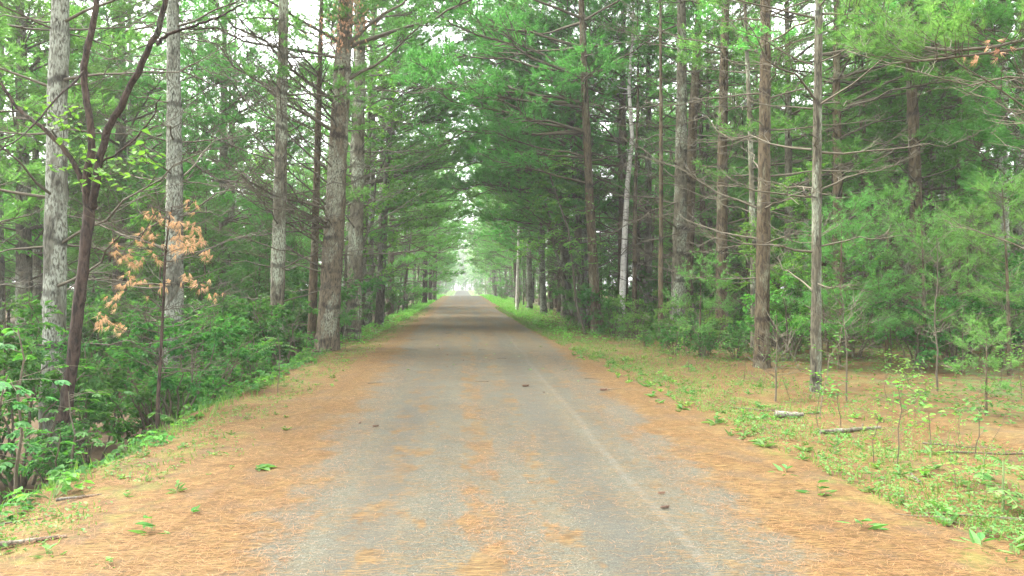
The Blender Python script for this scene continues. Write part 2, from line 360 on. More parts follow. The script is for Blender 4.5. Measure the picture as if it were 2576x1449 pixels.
# ------------------------------------------------------------------ the setting
def axis(lo, hi, pts):            # piecewise spacing
    out = []
    for a, b, n_ in pts: out += list(np.linspace(a, b, n_, endpoint=False))
    return np.array(out + [hi])
xs = axis(-700, 700, [(-700, -60, 16), (-60, -12, 26), (-12, -6.5, 22), (-6.5, RX0 + .02, 46), (RX0 + .02, RX0 + .1, 1), (RX0 + .1, RX1 - .1, 12), (RX1 - .1, RX1 - .02, 1), (RX1 - .02, 8, 48), (8, 20, 26), (20, 60, 20), (60, 700, 16)])
ys = axis(-60, 1200, [(-60, 0, 12), (0, 3, 6), (3, 16, 130), (16, 40, 100), (40, 140, 70), (140, 400, 52), (400, 1200, 12)])
XX, YY = np.meshgrid(xs, ys); ZZ = gz(XX, YY)
ZZ = ZZ - .05 * ((XX > RX0 + .05) & (XX < RX1 - .05))
V = np.stack([XX, YY, ZZ], -1).reshape(-1, 3)
nx, ny = len(xs), len(ys); i = (np.arange(ny - 1)[:, None] * nx + np.arange(nx - 1)[None]).ravel()
g = Geo(); g.add(V, np.stack([i, i + 1, i + nx + 1, i + nx], -1), 0, True)
mob('ground', g.mesh('ground', [ground_mat()]), kind='structure')
xs2 = np.linspace(RX0, RX1, 12); ys2 = axis(-60, 316, [(-60, 60, 120), (60, 316, 100)])
XX, YY = np.meshgrid(xs2, ys2); V = np.stack([XX, YY, road_z(YY) + .006 - .005 * ((XX - .45) / 2.35) ** 4], -1).reshape(-1, 3)
nx, ny = len(xs2), len(ys2); i = (np.arange(ny - 1)[:, None] * nx + np.arange(nx - 1)[None]).ravel()
g = Geo(); g.add(V, np.stack([i, i + 1, i + nx + 1, i + nx], -1), 0, True)
mob('road', g.mesh('road', [road_mat()]), kind='structure')

def box_mesh(name, lo, hi, m_):
    g = Geo(); v = [(x, y, z) for z in (lo[2], hi[2]) for y in (lo[1], hi[1]) for x in (lo[0], hi[0])]
    g.add(v, [(0, 2, 3, 1), (4, 5, 7, 6), (0, 1, 5, 4), (2, 6, 7, 3), (0, 4, 6, 2), (1, 3, 7, 5)]); return g.mesh(name, [m_])
HAZE = .0008
if HAZE:
    m_, n_ = mat('haze'); vp = N(n_, 'ShaderNodeVolumePrincipled'); setin(vp, Density=HAZE, Anisotropy=.2); vp.inputs['Color'].default_value = (.93, .96, .95, 1)
    o_ = N(n_, 'ShaderNodeOutputMaterial'); link(n_, vp.outputs[0], o_.inputs['Volume']); mob('haze', box_mesh('haze', (-705, -65, -8), (705, 1205, 42), m_), kind='stuff')

# ------------------------------------------------------------------ pines
def trunk_mesh(name, h, r0, material, seed, sides=12, whorl=.75, bend=.05):
    r = np.random.default_rng(seed); n = int(h / .22)
    t = np.linspace(0, 1, n); z = t * h
    ox = bend * h * .12 * (np.sin(t * 5 + r.random() * 6) - np.sin(r.random() * 0)) * t; oy = bend * h * .12 * np.sin(t * 4 + r.random() * 6) * t
    rad = r0 * (1 - .82 * t ** 1.15) * (1 + .45 * np.exp(-z / .22) * (z < 1.5))
    ph = (z % whorl) / whorl; rad = rad * (1 + .07 * np.exp(-((ph - .5) / .07) ** 2))
    P = np.stack([ox, oy, z - .12], -1)
    g = Geo(); a = np.arange(sides) * 2 * np.pi / sides
    rr = rad[:, None] * (1 + .055 * r.normal(size=(n, sides)))
    Vt = np.stack([P[:, None, 0] + rr * np.cos(a), P[:, None, 1] + rr * np.sin(a), np.broadcast_to(P[:, None, 2], rr.shape)], -1)
    i = np.arange(n - 1)[:, None] * sides; k = np.arange(sides)[None]; k2 = (k + 1) % sides
    g.add(Vt.reshape(-1, 3), np.stack([i + k, i + k2, i + sides + k2, i + sides + k], -1).reshape(-1, 4), 0, True)
    me = g.mesh(name, [material])
    def axis_at(zz): return np.array([np.interp(zz, z, ox), np.interp(zz, z, oy), zz - .12]), np.interp(zz, z, rad)
    return me, axis_at
def branch(gd, gc, r, base, az, el, L, r0, live, dens=1.0, K=12, nl=.115, nw=.0075, curveup=.25, start=.3, dm=0, nm=1, tm=0, fine=1.0):
    """one bough. gd: Geo for bare wood, gc: Geo for the live bough (slot 0 twig, slot 1 needles)"""
    g = gc if live else gd
    d = np.array([math.cos(az) * math.cos(el), math.sin(az) * math.cos(el), math.sin(el)])
    n = 8; P = curve(base[None], d[None], [L], np.array([[0, 0, curveup * (.4 + .6 * r.random())]]) * r.choice([1, 1, -.4]), n, .035, r)[0]
    Rr = r0 * (1 - .85 * np.linspace(0, 1, n) ** .8)
    tubes(g, P, Rr, 5 if r0 > .016 else 4, dm if not live else tm)
    ns = max(3, int(L * (6.5 if live else 4.2) * dens * fine))
    t = start + (1 - start) * r.random(ns) ** (.85 if live else 1); t.sort()
    idx = t * (n - 1); i0 = np.minimum(idx.astype(int), n - 2); f = (idx - i0)[:, None]
    Q = P[i0] * (1 - f) + P[i0 + 1] * f; T = nrm(P[i0 + 1] - P[i0])
    S = nrm(np.cross(T, [0, 0, 1.0])) * np.where(np.arange(ns) % 2, 1, -1)[:, None]
    ang = r.uniform(.6, 1.1, (ns, 1))
    D = T * np.cos(ang) + S * np.sin(ang) + np.array([0, 0, 1.0]) * r.uniform(-.12, .38, (ns, 1))
    Ls = (.16 + .42 * L * (1 - t) ** .8) * r.uniform(.5, 1.15, ns); Ls = np.minimum(Ls, 1.5)
    B2 = np.stack([np.zeros(ns), np.zeros(ns), r.uniform(-.1, .25, ns)], -1)
    P2 = curve(Q, D, Ls, B2, 4, .06, r)
    rs = np.interp(t, [0, 1], [r0 * .42, r0 * .22])[:, None] * np.array([[1, .75, .5, .25]]); rs = np.clip(rs, .0028, .018)
    tubes(g, P2, rs, 3, dm if not live else tm)
    # third order twigs
    per = 4 if live else (3 if fine >= 1 else 2)
    i1 = np.repeat(np.arange(ns), per); keep = r.random(len(i1)) < np.clip(Ls[i1] / .6, .25, 1); i1 = i1[keep]; m_ = len(i1)
    tt = r.uniform(.25, .95, m_); k0 = np.minimum((tt * 3).astype(int), 2); ff = (tt * 3 - k0)[:, None]
    Q3 = P2[i1, k0] * (1 - ff) + P2[i1, k0 + 1] * ff; T3 = nrm(P2[i1, 3] - P2[i1, 0])
    D3 = nrm(T3 + nrm(np.cross(T3, [0, 0, 1.0])) * r.choice([-1, 1], (m_, 1)) * r.uniform(.5, 1.1, (m_, 1)) + np.array([0, 0, 1.0]) * r.uniform(-.1, .45, (m_, 1)))
    L3 = r.uniform(.12, .34, m_) * (1.0 if live else 1.25)
    P3 = curve(Q3, D3, L3, np.stack([np.zeros(m_), np.zeros(m_), r.uniform(0, .3, m_)], -1), 3, .05, r)
    tubes(g, P3, np.full((m_, 1), 1.0) * np.array([[.0040, .0032, .0020]]) * (1 if live else 1.15), 3, dm if not live else tm)
    if live:
        tp = [P[-1:], P2[:, 3], P2[:, 3] * .45 + P2[:, 2] * .55, P2[:, 2], P3[:, 2], P3[:, 1], P3[:, 1] * .5 + P3[:, 2] * .5]
        td = [nrm(P[-1:] - P[-2:-1]), nrm(P2[:, 3] - P2[:, 2]), nrm(P2[:, 3] - P2[:, 1]), nrm(P2[:, 3] - P2[:, 1]), nrm(P3[:, 2] - P3[:, 1]), nrm(P3[:, 2] - P3[:, 0]), nrm(P3[:, 2] - P3[:, 0])]
        TP = np.concatenate(tp); TD = np.concatenate(td)
        needles(gc, TP, TD, K, nl, nw, .75, nm, r)
def pine(seed, h, r0, live_from, blen, dead=True, dense=1.0, K=12, nw=.0075, nl=.115, whorl=.75, bias=None, dead_len=2.2, far=False, bark='bark', dead_from=.9, per=(3, 5), twigm='twig', needlem='needle', el_live=.18, gaps=.12):
    r = np.random.default_rng(seed)
    tm_, axis_at = trunk_mesh('trunk', h, r0, M[bark], seed, 10 if far else 14, whorl)
    gd, gc = Geo(), Geo(); z = dead_from + whorl * .5
    z = math.ceil(dead_from / whorl) * whorl + whorl * .5
    while z < h * .985:
        c, rt = axis_at(z); live_here = z > live_from; up = (z - live_from) / max(h - live_from, 1e-3)
        nb = r.integers(per[0], per[1] + 1); a0 = r.random() * 6.28
        for k in range(nb):
            if r.random() < gaps: continue
            az = a0 + k * 6.283 / nb + r.normal() * .25
            if bias is not None and r.random() < .35: az = bias + r.normal() * .5
            lv = live_here if abs(z - live_from) > 1.4 else r.random() < .5 + .35 * (z - live_from)
            zz = z + r.normal() * .06; c, rt = axis_at(zz)
            b0 = c + np.array([math.cos(az), math.sin(az), 0]) * rt * .6
            if lv:
                prof = (.62 + .38 * math.sin(min(1, max(0, up) * 1.7) * 1.57)) * (1 - max(0, up) ** 2.6 * .85)
                L = blen * prof * r.uniform(.7, 1.12)
                if bias is not None: L *= 1 + .22 * math.cos(az - bias)
                branch(gd, gc, r, b0, az, el_live + r.normal() * .13 + .55 * max(0, up) ** 2, L, min(rt * .32, .012 + .008 * L), True, dense, K, nl, nw, .10, fine=.6 if far else 1)
            elif dead:
                L = dead_len * r.uniform(.45, 1.2) * (1.0 if z > 1.8 else .7)
                branch(gd, gc, r, b0, az, r.normal() * .16 + .12, L, min(rt * .3, .008 + .0055 * L), False, .9, curveup=.22, start=.18, fine=.5 if far else 1)
        z += whorl
    parts = [('trunk', tm_)]
    if gd.n: parts.append(('dead_branches', gd.mesh('dead_branches', [M['dead_twig']])))
    parts.append(('crown', gc.mesh('crown', [M[twigm], M[needlem]])))
    return Proto('pine_tree', 'tree', parts)
EDGE = [pine(100 + s, h, .24, lf, bl, dense=1.05, K=14, bias=0.0, nw=.0115, nl=.125, dead_len=1.8, gaps=.05, per=(4, 5)) for s, h, lf, bl in ((1, 15, 3.9, 4.4), (2, 16, 4.4, 4.8), (3, 14, 3.4, 4.2))]
INNER = [pine(200 + s, h, .17, lf, bl, dense=.95, K=13, nw=.011, nl=.125, dead_len=dl) for s, h, lf, bl, dl in ((1, 15, 4.2, 3.1, 2.2), (2, 16, 5.4, 3.3, 2.6), (3, 14, 3.4, 2.9, 2.1))]
FAR = [pine(300 + s, h, .2, lf, bl, dense=.8, K=8, nw=.026, nl=.17, far=True, whorl=.9, dead_len=1.6, per=(4, 5), gaps=.05, bias=0.0) for s, h, lf, bl in ((1, 18, 2.6, 4.6), (2, 19, 4.2, 4.4), (3, 17, 1.4, 4.8))]
TALL = [pine(250 + s, h, .17, lf, bl, dense=.85, K=13, nw=.011, nl=.125, dead_len=dl, dead_from=1.0, per=(3, 4)) for s, h, lf, bl, dl in ((1, 16, 7.4, 3.0, 2.6), (2, 17, 8.2, 3.2, 3.0), (3, 15, 6.8, 2.8, 2.4))]
POLE = [pine(400 + s, h, .06, lf, 1.35, dense=1.2, K=12, nw=.010, dead_len=1.2, whorl=.55, per=(2, 4), dead_from=.5, bark='bark_brown') for s, h, lf in ((1, 8, 3.0), (2, 7, 2.0), (3, 9, 4.2))]
MID = [pine(450 + s, h, .07, .7, bl, dense=1.25, K=13, nw=.0125, nl=.125, whorl=.6, per=(4, 5), dead_from=.3, bark='bark_brown', el_live=.3, gaps=.05, needlem='needle_young') for s, h, bl in ((1, 6, 2.0), (2, 7.5, 2.3))]
YOUNG = [pine(500 + s, h, .03, .5, bl, dense=2.2, K=12, nl=.10, nw=.006, whorl=.38, per=(4, 5), dead_from=.2, needlem='needle_young', el_live=.4, bark='bark_brown', gaps=.05) for s, h, bl in ((1, 2.8, .95), (2, 2.0, .75))]

# ------------------------------------------------------------------ broadleaf plants
def broadleaf(seed, h, r0, nlimb, leafL, nleaf, spread, name, matn, bark='bark_dark', low=.3, stems=1, hi=False, cat='tree', crownname='crown', droop=.25, aspect=.55):
    """stems -> limbs -> twigs -> leaves"""
    r = np.random.default_rng(seed); gt, gc = Geo(), Geo()
    tips = []; tdir = []
    for s in range(stems):
        a = r.random() * 6.28; tilt = (.05 if stems == 1 else r.uniform(.08, .42))
        d = np.array([math.cos(a) * tilt, math.sin(a) * tilt, 1.0]); hh = h * (1 if stems == 1 else r.uniform(.6, 1.0))
        b0 = np.array([math.cos(a), math.sin(a), 0]) * (0 if stems == 1 else .12 * r.random() * h * .4); b0[2] = -.1
        P = curve(b0[None], d[None], [hh], np.array([[math.cos(a) * .12, math.sin(a) * .12, -.05]]) * (stems > 1), 9, .03 if stems > 1 else (.004 if name == 'birch_tree' else .014), r)[0]
        rs = r0 * (1 if stems == 1 else .45); rad = rs * (1 - .85 * np.linspace(0, 1, 9))
        tubes(gt, P, rad, 8 if rs > .04 else 5, 0)
        nl_ = max(3, nlimb // stems); t = low + (1 - low) * r.random(nl_) ** .8
        idx = t * 8; i0 = np.minimum(idx.astype(int), 7); f = (idx - i0)[:, None]; Q = P[i0] * (1 - f) + P[i0 + 1] * f
        az = r.random(nl_) * 6.28; el = r.uniform(.15, .8, nl_)
        D = np.stack([np.cos(az) * np.cos(el), np.sin(az) * np.cos(el), np.sin(el)], -1)
        Ll = spread * (1.05 - .65 * (t - low) / (1 - low)) * r.uniform(.55, 1.1, nl_)
        P2 = curve(Q, D, Ll, np.stack([np.zeros(nl_), np.zeros(nl_), r.uniform(-.25, .05, nl_)], -1), 5, .05, r)
        tubes(gt, P2, np.clip(rs * .38 * (1 - t * .6), .004, .06)[:, None] * np.array([[1, .8, .6, .4, .2]]), 4, 0)
        ntw = 7; i1 = np.repeat(np.arange(nl_), ntw); m_ = len(i1); tt = r.uniform(.25, 1, m_); k0 = np.minimum((tt * 4).astype(int), 3); ff = (tt * 4 - k0)[:, None]
        Q3 = P2[i1, k0] * (1 - ff) + P2[i1, k0 + 1] * ff
        D3 = nrm(nrm(P2[i1, 4] - P2[i1, 0]) + rand_unit(m_, r) * .9); L3 = spread * r.uniform(.18, .42, m_)
        P3 = curve(Q3, D3, L3, np.stack([np.zeros(m_), np.zeros(m_), r.uniform(-.25, .05, m_)], -1), 4, .05, r)
        tubes(gt, P3, np.full((m_, 1), max(.003, rs * .06)) * np.array([[1, .8, .6, .3]]), 3, 0)
        tips.append(P3); tips.append(P2[:, 1:])
        tdir.append(D3)
    P3 = np.concatenate(tips[0::2])
    B = len(P3); per = max(3, nleaf // B); ib = np.repeat(np.arange(B), per); m_ = len(ib)
    tt = r.uniform(.1, 1.0, m_); k0 = np.minimum((tt * 3).astype(int), 2); ff = (tt * 3 - k0)[:, None]
    Q = P3[ib, k0] * (1 - ff) + P3[ib, k0 + 1] * ff; T = nrm(P3[ib, 3] - P3[ib, 0])
    side = nrm(np.cross(T, [0, 0, 1.0])) * r.choice([-1, 1], (m_, 1))
    D = nrm(T * r.uniform(.2, .9, (m_, 1)) + side * r.uniform(.4, 1, (m_, 1)) + rand_unit(m_, r) * .35 - np.array([0, 0, droop]))
    Nn = nrm(np.array([0, 0, 1.0]) + rand_unit(m_, r) * .45)
    L = leafL * r.uniform(.6, 1.25, m_)
    leaves(gc, Q + D * .015, D, Nn, L, L * aspect, 0, hi, r=r)
    return Proto(name, cat, [('trunk' if stems == 1 else 'stems', gt.mesh('stems', [M[bark]])), (crownname, gc.mesh(crownname, [M[matn]]))])
SHRUB = [broadleaf(600 + s, h, .05, 26, ll, nl, sp, 'leafy_shrub', mt, 'dark_twig' if False else 'twig', .25, 7, cat='shrub', crownname='foliage')
         for s, h, ll, nl, sp, mt in ((1, 2.5, .085, 2600, .75, 'leaf'), (2, 2.0, .075, 2400, .65, 'leaf'), (3, 2.9, .095, 2600, .85, 'leaf'), (4, 1.4, .07, 1600, .5, 'leaf'), (5, 1.8, .07, 2000, .6, 'leaf_bright'))]
UNDER = [broadleaf(700 + s, h, .06, 22, ll, nl, sp, 'broadleaf_tree', mt, 'bark_brown', .25) for s, h, ll, nl, sp, mt in ((1, 6.5, .11, 4200, 1.9, 'leaf_bright'), (2, 5.0, .10, 3600, 1.5, 'leaf'), (3, 8.0, .12, 5000, 2.3, 'leaf_bright'))]
BACK = [broadleaf(750 + s, h, .22, 34, .24, 7000, sp, 'broadleaf_tree', mt, 'bark', .15) for s, h, sp, mt in ((1, 13, 4.2, 'leaf_bright'), (2, 15, 4.8, 'leaf_bright'), (3, 11, 3.8, 'leaf'))]
BIRCH = [broadleaf(800 + s, h, .085, 18, .075, 2600, 1.5, 'birch_tree', 'leaf_bright', 'birch', .55) for s, h in ((1, 13), (2, 11))]
def sumac(seed, h, n, mt='leaf', stem='twig', name='sumac_shrub', cat='shrub', ll=.10, ppl=7, rl=.5):
    """stem with arching pinnate leaves"""
    r = np.random.default_rng(seed); gt, gc = Geo(), Geo()
    P = curve(np.array([[0, 0, -.05]]), np.array([[.06, .03, 1.0]]), [h], np.zeros((1, 3)), 6, .03, r)[0]
    tubes(gt, P, np.linspace(.011, .006, 6) * max(1, h * .7), 5, 0)
    t = r.uniform(.35, 1, n); idx = t * 5; i0 = np.minimum(idx.astype(int), 4); f = (idx - i0)[:, None]; Q = P[i0] * (1 - f) + P[i0 + 1] * f
    az = np.arange(n) * 2.4 + r.normal(size=n) * .3; el = r.uniform(.15, .7, n)
    D = np.stack([np.cos(az) * np.cos(el), np.sin(az) * np.cos(el), np.sin(el)], -1)
    L = rl * r.uniform(.7, 1.1, n); P2 = curve(Q, D, L, np.array([[0, 0, -.45]]) * np.ones((n, 1)), 6, .02, r)
    tubes(gt, P2, np.full((n, 1), .004) * np.linspace(1, .4, 6)[None], 3, 0)
    for k in range(ppl):
        tt = .22 + .78 * k / (ppl - 1); ii = min(int(tt * 5), 4); ff = tt * 5 - ii
        q = P2[:, ii] * (1 - ff) + P2[:, ii + 1] * ff; T = nrm(P2[:, ii + 1] - P2[:, ii]); S = nrm(np.cross(T, [0, 0, 1.0]))
        U = np.cross(S, T)
        for sg in (-1, 1):
            leaves(gc, q, S * sg + T * .45 - U * .15 + rand_unit(n, r) * .12, U + rand_unit(n, r) * .2, ll * (1.1 - .5 * tt) * r.uniform(.85, 1.1, n), ll * .34 * np.ones(n), 0, True, r=r)
    return Proto(name, cat, [('stems', gt.mesh('stems', [M[stem]])), ('foliage', gc.mesh('foliage', [M[mt]]))])
SUMAC = [sumac(820, 1.9, 14), sumac(821, 1.3, 10), sumac(822, 2.6, 18, 'leaf_bright')]
def sapling(seed, h, n, L, mt, aspect=.62):
    n = int(n * 1.7); L = L * .9
    r = np.random.default_rng(seed); gt, gc = Geo(), Geo()
    P = curve(np.array([[0, 0, -.04]]), np.array([[r.normal() * .14, r.normal() * .14, 1.0]]), [h], r.normal(size=(1, 3)) * .12, 7, .04, r)[0]
    tubes(gt, P, np.linspace(.0045, .0018, 7) * (1 + h * .4), 5, 0)
    ns = max(2, n // 4); t = r.uniform(.4, 1, ns); idx = t * 6; i0 = np.minimum(idx.astype(int), 5); f = (idx - i0)[:, None]; Q = P[i0] * (1 - f) + P[i0 + 1] * f
    az = r.random(ns) * 6.28; D = np.stack([np.cos(az), np.sin(az), r.uniform(.2, .9, ns)], -1)
    P2 = curve(Q, D, h * .28 * r.uniform(.5, 1.1, ns), np.zeros((ns, 3)), 4, .05, r); tubes(gt, P2, np.full((ns, 1), .003) * np.array([[1, .8, .6, .4]]), 3, 0)
    q = np.concatenate([P2[:, 3], P2[:, 2], P2[:, 1], P[-1:], P[-2:-1], P[-1:]]); m_ = len(q)
    a2 = r.random(m_) * 6.28; D = np.stack([np.cos(a2), np.sin(a2), r.uniform(-.4, .35, m_)], -1)
    LL = L * r.uniform(.6, 1.15, m_)
    leaves(gc, q, D, np.array([0, 0, 1.0]) + rand_unit(m_, r) * .35, LL, LL * aspect, 0, True, r=r)
    return Proto('broadleaf_sapling', 'sapling', [('stem', gt.mesh('stem', [M['twig']])), ('foliage', gc.mesh('foliage', [M[mt]]))])
SAP = [sapling(840, .75, 22, .085, 'leaf_lime'), sapling(841, 1.0, 30, .075, 'leaf_bright'), sapling(842, .55, 16, .07, 'weed'), sapling(843, 1.3, 34, .08, 'leaf')]
def weed(seed, n, L, mt='weed', upright=.6, aspect=.3):
    r = np.random.default_rng(seed); g = Geo()
    az = np.arange(n) * 2.4 + r.normal(size=n) * .3; el = np.clip(r.normal(size=n) * .25 + upright, .1, 1.35)
    D = np.stack([np.cos(az) * np.cos(el), np.sin(az) * np.cos(el), np.sin(el)], -1); LL = L * r.uniform(.6, 1.15, n)
    Nn = np.stack([-np.cos(az) * np.sin(el), -np.sin(az) * np.sin(el), np.cos(el)], -1) + rand_unit(n, r) * .25
    leaves(g, D * .008, D, Nn, LL, LL * aspect, 0, True, curl=.32, r=r)
    gs = Geo(); m_ = max(2, n // 3); P2 = curve(np.zeros((m_, 3)) - [0, 0, .01], rand_unit(m_, r) * .25 + [0, 0, 1], L * r.uniform(.5, .9, m_), np.zeros((m_, 3)), 4, .04, r)
    tubes(gs, P2, np.full((m_, 1), .0022) * np.array([[1, .9, .8, .5]]), 3, 0)
    a2 = r.random(m_) * 6.28; D2 = np.stack([np.cos(a2), np.sin(a2), np.full(m_, .5)], -1); l2 = L * .55 * np.ones(m_)
    leaves(g, P2[:, 3], D2, np.array([0, 0, 1.0]) + rand_unit(m_, r) * .3, l2, l2 * .5, 0, True, r=r)
    return Proto('leafy_weed', 'weed', [('stems', gs.mesh('stems', [M['green_stem']])), ('foliage', g.mesh('foliage', [M[mt]]))])
WEED = [weed(860, 8, .15), weed(861, 6, .11, upright=.9), weed(862, 10, .17, upright=.4), weed(863, 5, .13, 'leaf_lime', .8, .45)]
def broad_low(seed, n, L, mt='leaf'):
    """low plant of long stalked, roundish leaves"""
    r = np.random.default_rng(seed); gs, g = Geo(), Geo()
    az = r.random(n) * 6.28; el = r.uniform(.5, 1.35, n); D = np.stack([np.cos(az) * np.cos(el), np.sin(az) * np.cos(el), np.sin(el)], -1)
    P = curve(np.zeros((n, 3)), D, L * r.uniform(1.2, 3.4, n), np.stack([np.cos(az) * .2, np.sin(az) * .2, np.full(n, -.2)], -1), 4, .03, r)
    tubes(gs, P, np.full((n, 1), .003) * np.array([[1, .9, .8, .6]]), 3, 0)
    a2 = az + r.normal(size=n) * .5
    for da in (-.9, 0, .9):
        D2 = np.stack([np.cos(a2 + da), np.sin(a2 + da), r.uniform(-.35, .1, n)], -1); LL = L * r.uniform(.8, 1.2, n)
        leaves(g, P[:, 3], D2, np.array([0, 0, 1.0]) + rand_unit(n, r) * .3, LL, LL * .72, 0, True, r=r)
    return Proto('bramble_plant', 'plant', [('stems', gs.mesh('stems', [M['green_stem']])), ('foliage', g.mesh('foliage', [M[mt]]))])
LOWP = [broad_low(880, 14, .10), broad_low(881, 11, .085), broad_low(882, 16, .075, 'leaf_bright')]

# ------------------------------------------------------------------ trees one can point at (columns in the 2576 wide view)
taken = []
def stand(proto, xy, rz, scale, label, dia=None, r0=.24, lean=(0, 0), bark=None, group=None, sink=.05):
    taken.append((xy[0], xy[1]))
    return proto.put((xy[0], xy[1], g1(*xy) - sink), rz, scale, label, group, lean, 1 if dia is None else dia / (2 * r0 * scale), bark)
PI = math.pi
# left of the road
stand(TALL[0], col_at(132, 11.6), 1.1, 1.15, 'thick pale grey pine trunk with dark whorl rings at the far left, before the shrubs', .37, .17, (.02, 0), 'bark_pale')
stand(TALL[1], col_at(437, 17.0), 2.0, 1.15, 'pale lichen-grey pine trunk rising behind the rust-brown dead young pine', .44, .17, (.0, 0), 'bark_pale')
stand(TALL[2], col_at(690, 18.5), .4, 1.2, 'grey pine trunk half hidden by shrubs, just left of the thickest roadside pine', .40, .17, (.03, 0), 'bark')
stand(POLE[2], col_at(782, 21), .9, 1.6, 'thin dark pine trunk between the thickest roadside pine and the grey pine left of it', .26, .06, (.03, 0), 'bark_brown')
stand(TALL[1], col_at(888, 25), 3.6, 1.2, 'straight brown-grey pine trunk directly behind and right of the thickest roadside pine', .55, .17, (.02, 0), 'bark')
stand(TALL[1], col_at(953, 33), -.2, 1.15, 'slim grey pine leaning right on the left verge with boughs over the road', .40, .17, (.055, 0), 'bark')
stand(TALL[0], col_at(925, 38), 5.0, 1.2, 'pale pine trunk seen between the brown-grey pine and the leaning slim pine', .42, .17, (.03, 0), 'bark_pale')
stand(FAR[0], col_at(1068, 72), .3, 1.0, 'dark pine trunk, foremost of the three on the left near the far opening', .55, .2, (.02, 0), 'bark_dark')
stand(FAR[1], col_at(1082, 80), 1.3, 1.0, 'slender dark pine trunk, middle one of the three near the far opening', .42, .2, (.02, 0), 'bark_dark')
stand(FAR[0], col_at(1092, 84), 2.3, 1.0, 'grey pine trunk nearest the road of the three beside the far opening', .6, .2, (.02, 0), 'bark')
# right of the road
stand(TALL[1], at(1705, 850), PI - .3, 1.15, 'pale lichen-spotted pine with a dark twin trunk touching its right side', .50, .17, (.012, 0), 'bark')
stand(TALL[2], col_at(1724, 25.4), 2.5, 1.15, 'dark brown trunk close against the right side of the lichen-spotted pine', .48, .17, (.035, 0), 'bark_brown')
stand(TALL[0], at(1915, 922), 4.1, 1.05, 'upright brown pine with a clear base on orange needles, beside the weedy right verge', .30, .17, (.012, 0), 'bark_brown')
stand(TALL[2], at(2052, 985), 2.2, 1.0, 'slender grey-green pine nearest the camera among the right-hand saplings', .17, .17, (.01, 0), 'bark')
stand(EDGE[2], col_at(1630, 33), PI, 1.3, 'pine with scaly bark between the white birch and the lichen-spotted pine', .42, .24, (.0, 0), 'bark')
stand(EDGE[0], col_at(1568, 31), PI + .2, 1.3, 'stout brown pine trunk at the foot of the white birch', .48, .24, (0, 0), 'bark_brown')
stand(EDGE[1], at(1412, 790), PI, 1.1, 'dark pine trunk at the road edge with a paler thinner trunk on its left', .60, .24, (.02, 0), 'bark_brown')
stand(TALL[1], at(1385, 782), 1.0, 1.2, 'pale slim pine trunk standing just left of the dark road-edge pine', .42, .17, (-.01, 0), 'bark')
stand(TALL[1], col_at(1815, 21), 5.3, 1.1, 'brown pine midway between the lichen-spotted pine and the upright brown pine', .36, .17, (.012, 0), 'bark_brown')
stand(TALL[0], col_at(2285, 22), 3.0, 1.15, 'grey ringed pine trunk deep in the right woods above the pale young pines', .40, .17, (.01, 0), 'bark')
stand(TALL[2], col_at(2345, 24), 1.0, 1.15, 'dark trunk right of the grey ringed pine in the right woods', .42, .17, (0, 0), 'bark_dark')
stand(TALL[1], col_at(2188, 24), .2, 1.1, 'reddish brown pine trunk leaning slightly left in the right woods', .28, .17, (-.03, 0), 'bark_brown')
stand(POLE[0], col_at(2375, 23), .5, 1.7, 'thin pole pine between two dark trunks in the right woods', .19, .06, (0, 0), 'bark')
stand(POLE[1], col_at(2405, 20), 2.5, 1.9, 'thin straight olive-brown pine right of the thin pole pine', .20, .06, (.01, 0), 'bark_brown')
stand(TALL[0], col_at(2522, 21), .9, 1.15, 'pale whitish trunk near the right border of the woods', .42, .17, (0, 0), 'bark_pale')
stand(TALL[1], col_at(2566, 24), 4.9, 1.1, 'pale grey trunk farthest to the right of the woods', .44, .17, (.01, 0), 'bark_pale')
stand(EDGE[1], (5.3, 27.5), PI + .1, 1.45, 'brown pine at the right road edge, nearest of those with boughs over the road', .40, .24, (-.05, 0), 'bark_brown')
stand(EDGE[2], (5.6, 32.5), PI - .2, 1.5, 'pine at the right road edge behind the nearest one reaching over the road', .42, .24, (-.05, 0), 'bark')
stand(EDGE[0], (-4.9, 35.0), .1, 1.5, 'pine on the left verge beyond the leaning slim pine, its boughs meeting the right ones', .40, .24, (.04, 0), 'bark')
for px, d, k, lab in [(-150, 13.5, 0, 'pine beyond the left border with soft boughs hanging into the upper left corner'), (300, 27, 1, 'pine with soft boughs between the two pale left trunks, set back'), (560, 31, 2, 'pine set back between the pale trunk and the grey pine on the left'), (60, 24, 2, 'pine with soft boughs set back behind the far-left pale trunk')]:
    stand(EDGE[k] if px > 0 else INNER[0], col_at(px, d), -.4, 1.15, lab, None, .24, (random.gauss(0, .01), 0), 'bark')
for px, d, k, lab in [(1985, 23, 0, 'feathery pine set back between the upright brown pine and the slender pine'), (2110, 19.5, 2, 'feathery pine behind and right of the slender grey-green pine'), (2235, 28, 1, 'feathery pine far behind the reddish brown trunk'), (2450, 27, 0, 'feathery pine between the olive-brown pine and the whitish trunk'), (2640, 18, 2, 'pine at the right border with boughs before the whitish trunks'), (1770, 30, 1, 'feathery pine behind the twin-trunked pine'), (2340, 36, 2, 'feathery pine far behind the two dark right-hand trunks')]:
    stand(EDGE[k], col_at(px, d), (0 if px < 2300 else PI) + random.uniform(-.7, .7), 1.05, lab, .3, .24, (random.gauss(0, .01), 0), random.choice(['bark_brown', 'bark']))
bx = col_at(1562, 29)
stand(BIRCH[0], bx, 0, 1.25, 'tall white-barked birch rising above the stout brown pine on the right', .30, .085, (-.012, 0))
stand(BIRCH[1], col_at(1300, 56), 0, 1.2, 'small leaning white birch along the distant right verge', .28, .085, (-.05, 0))
stand(BIRCH[1], col_at(1640, 36), 2, 1.3, 'thin pale birch stem just right of the tall white birch', .2, .085, (-.01, 0))
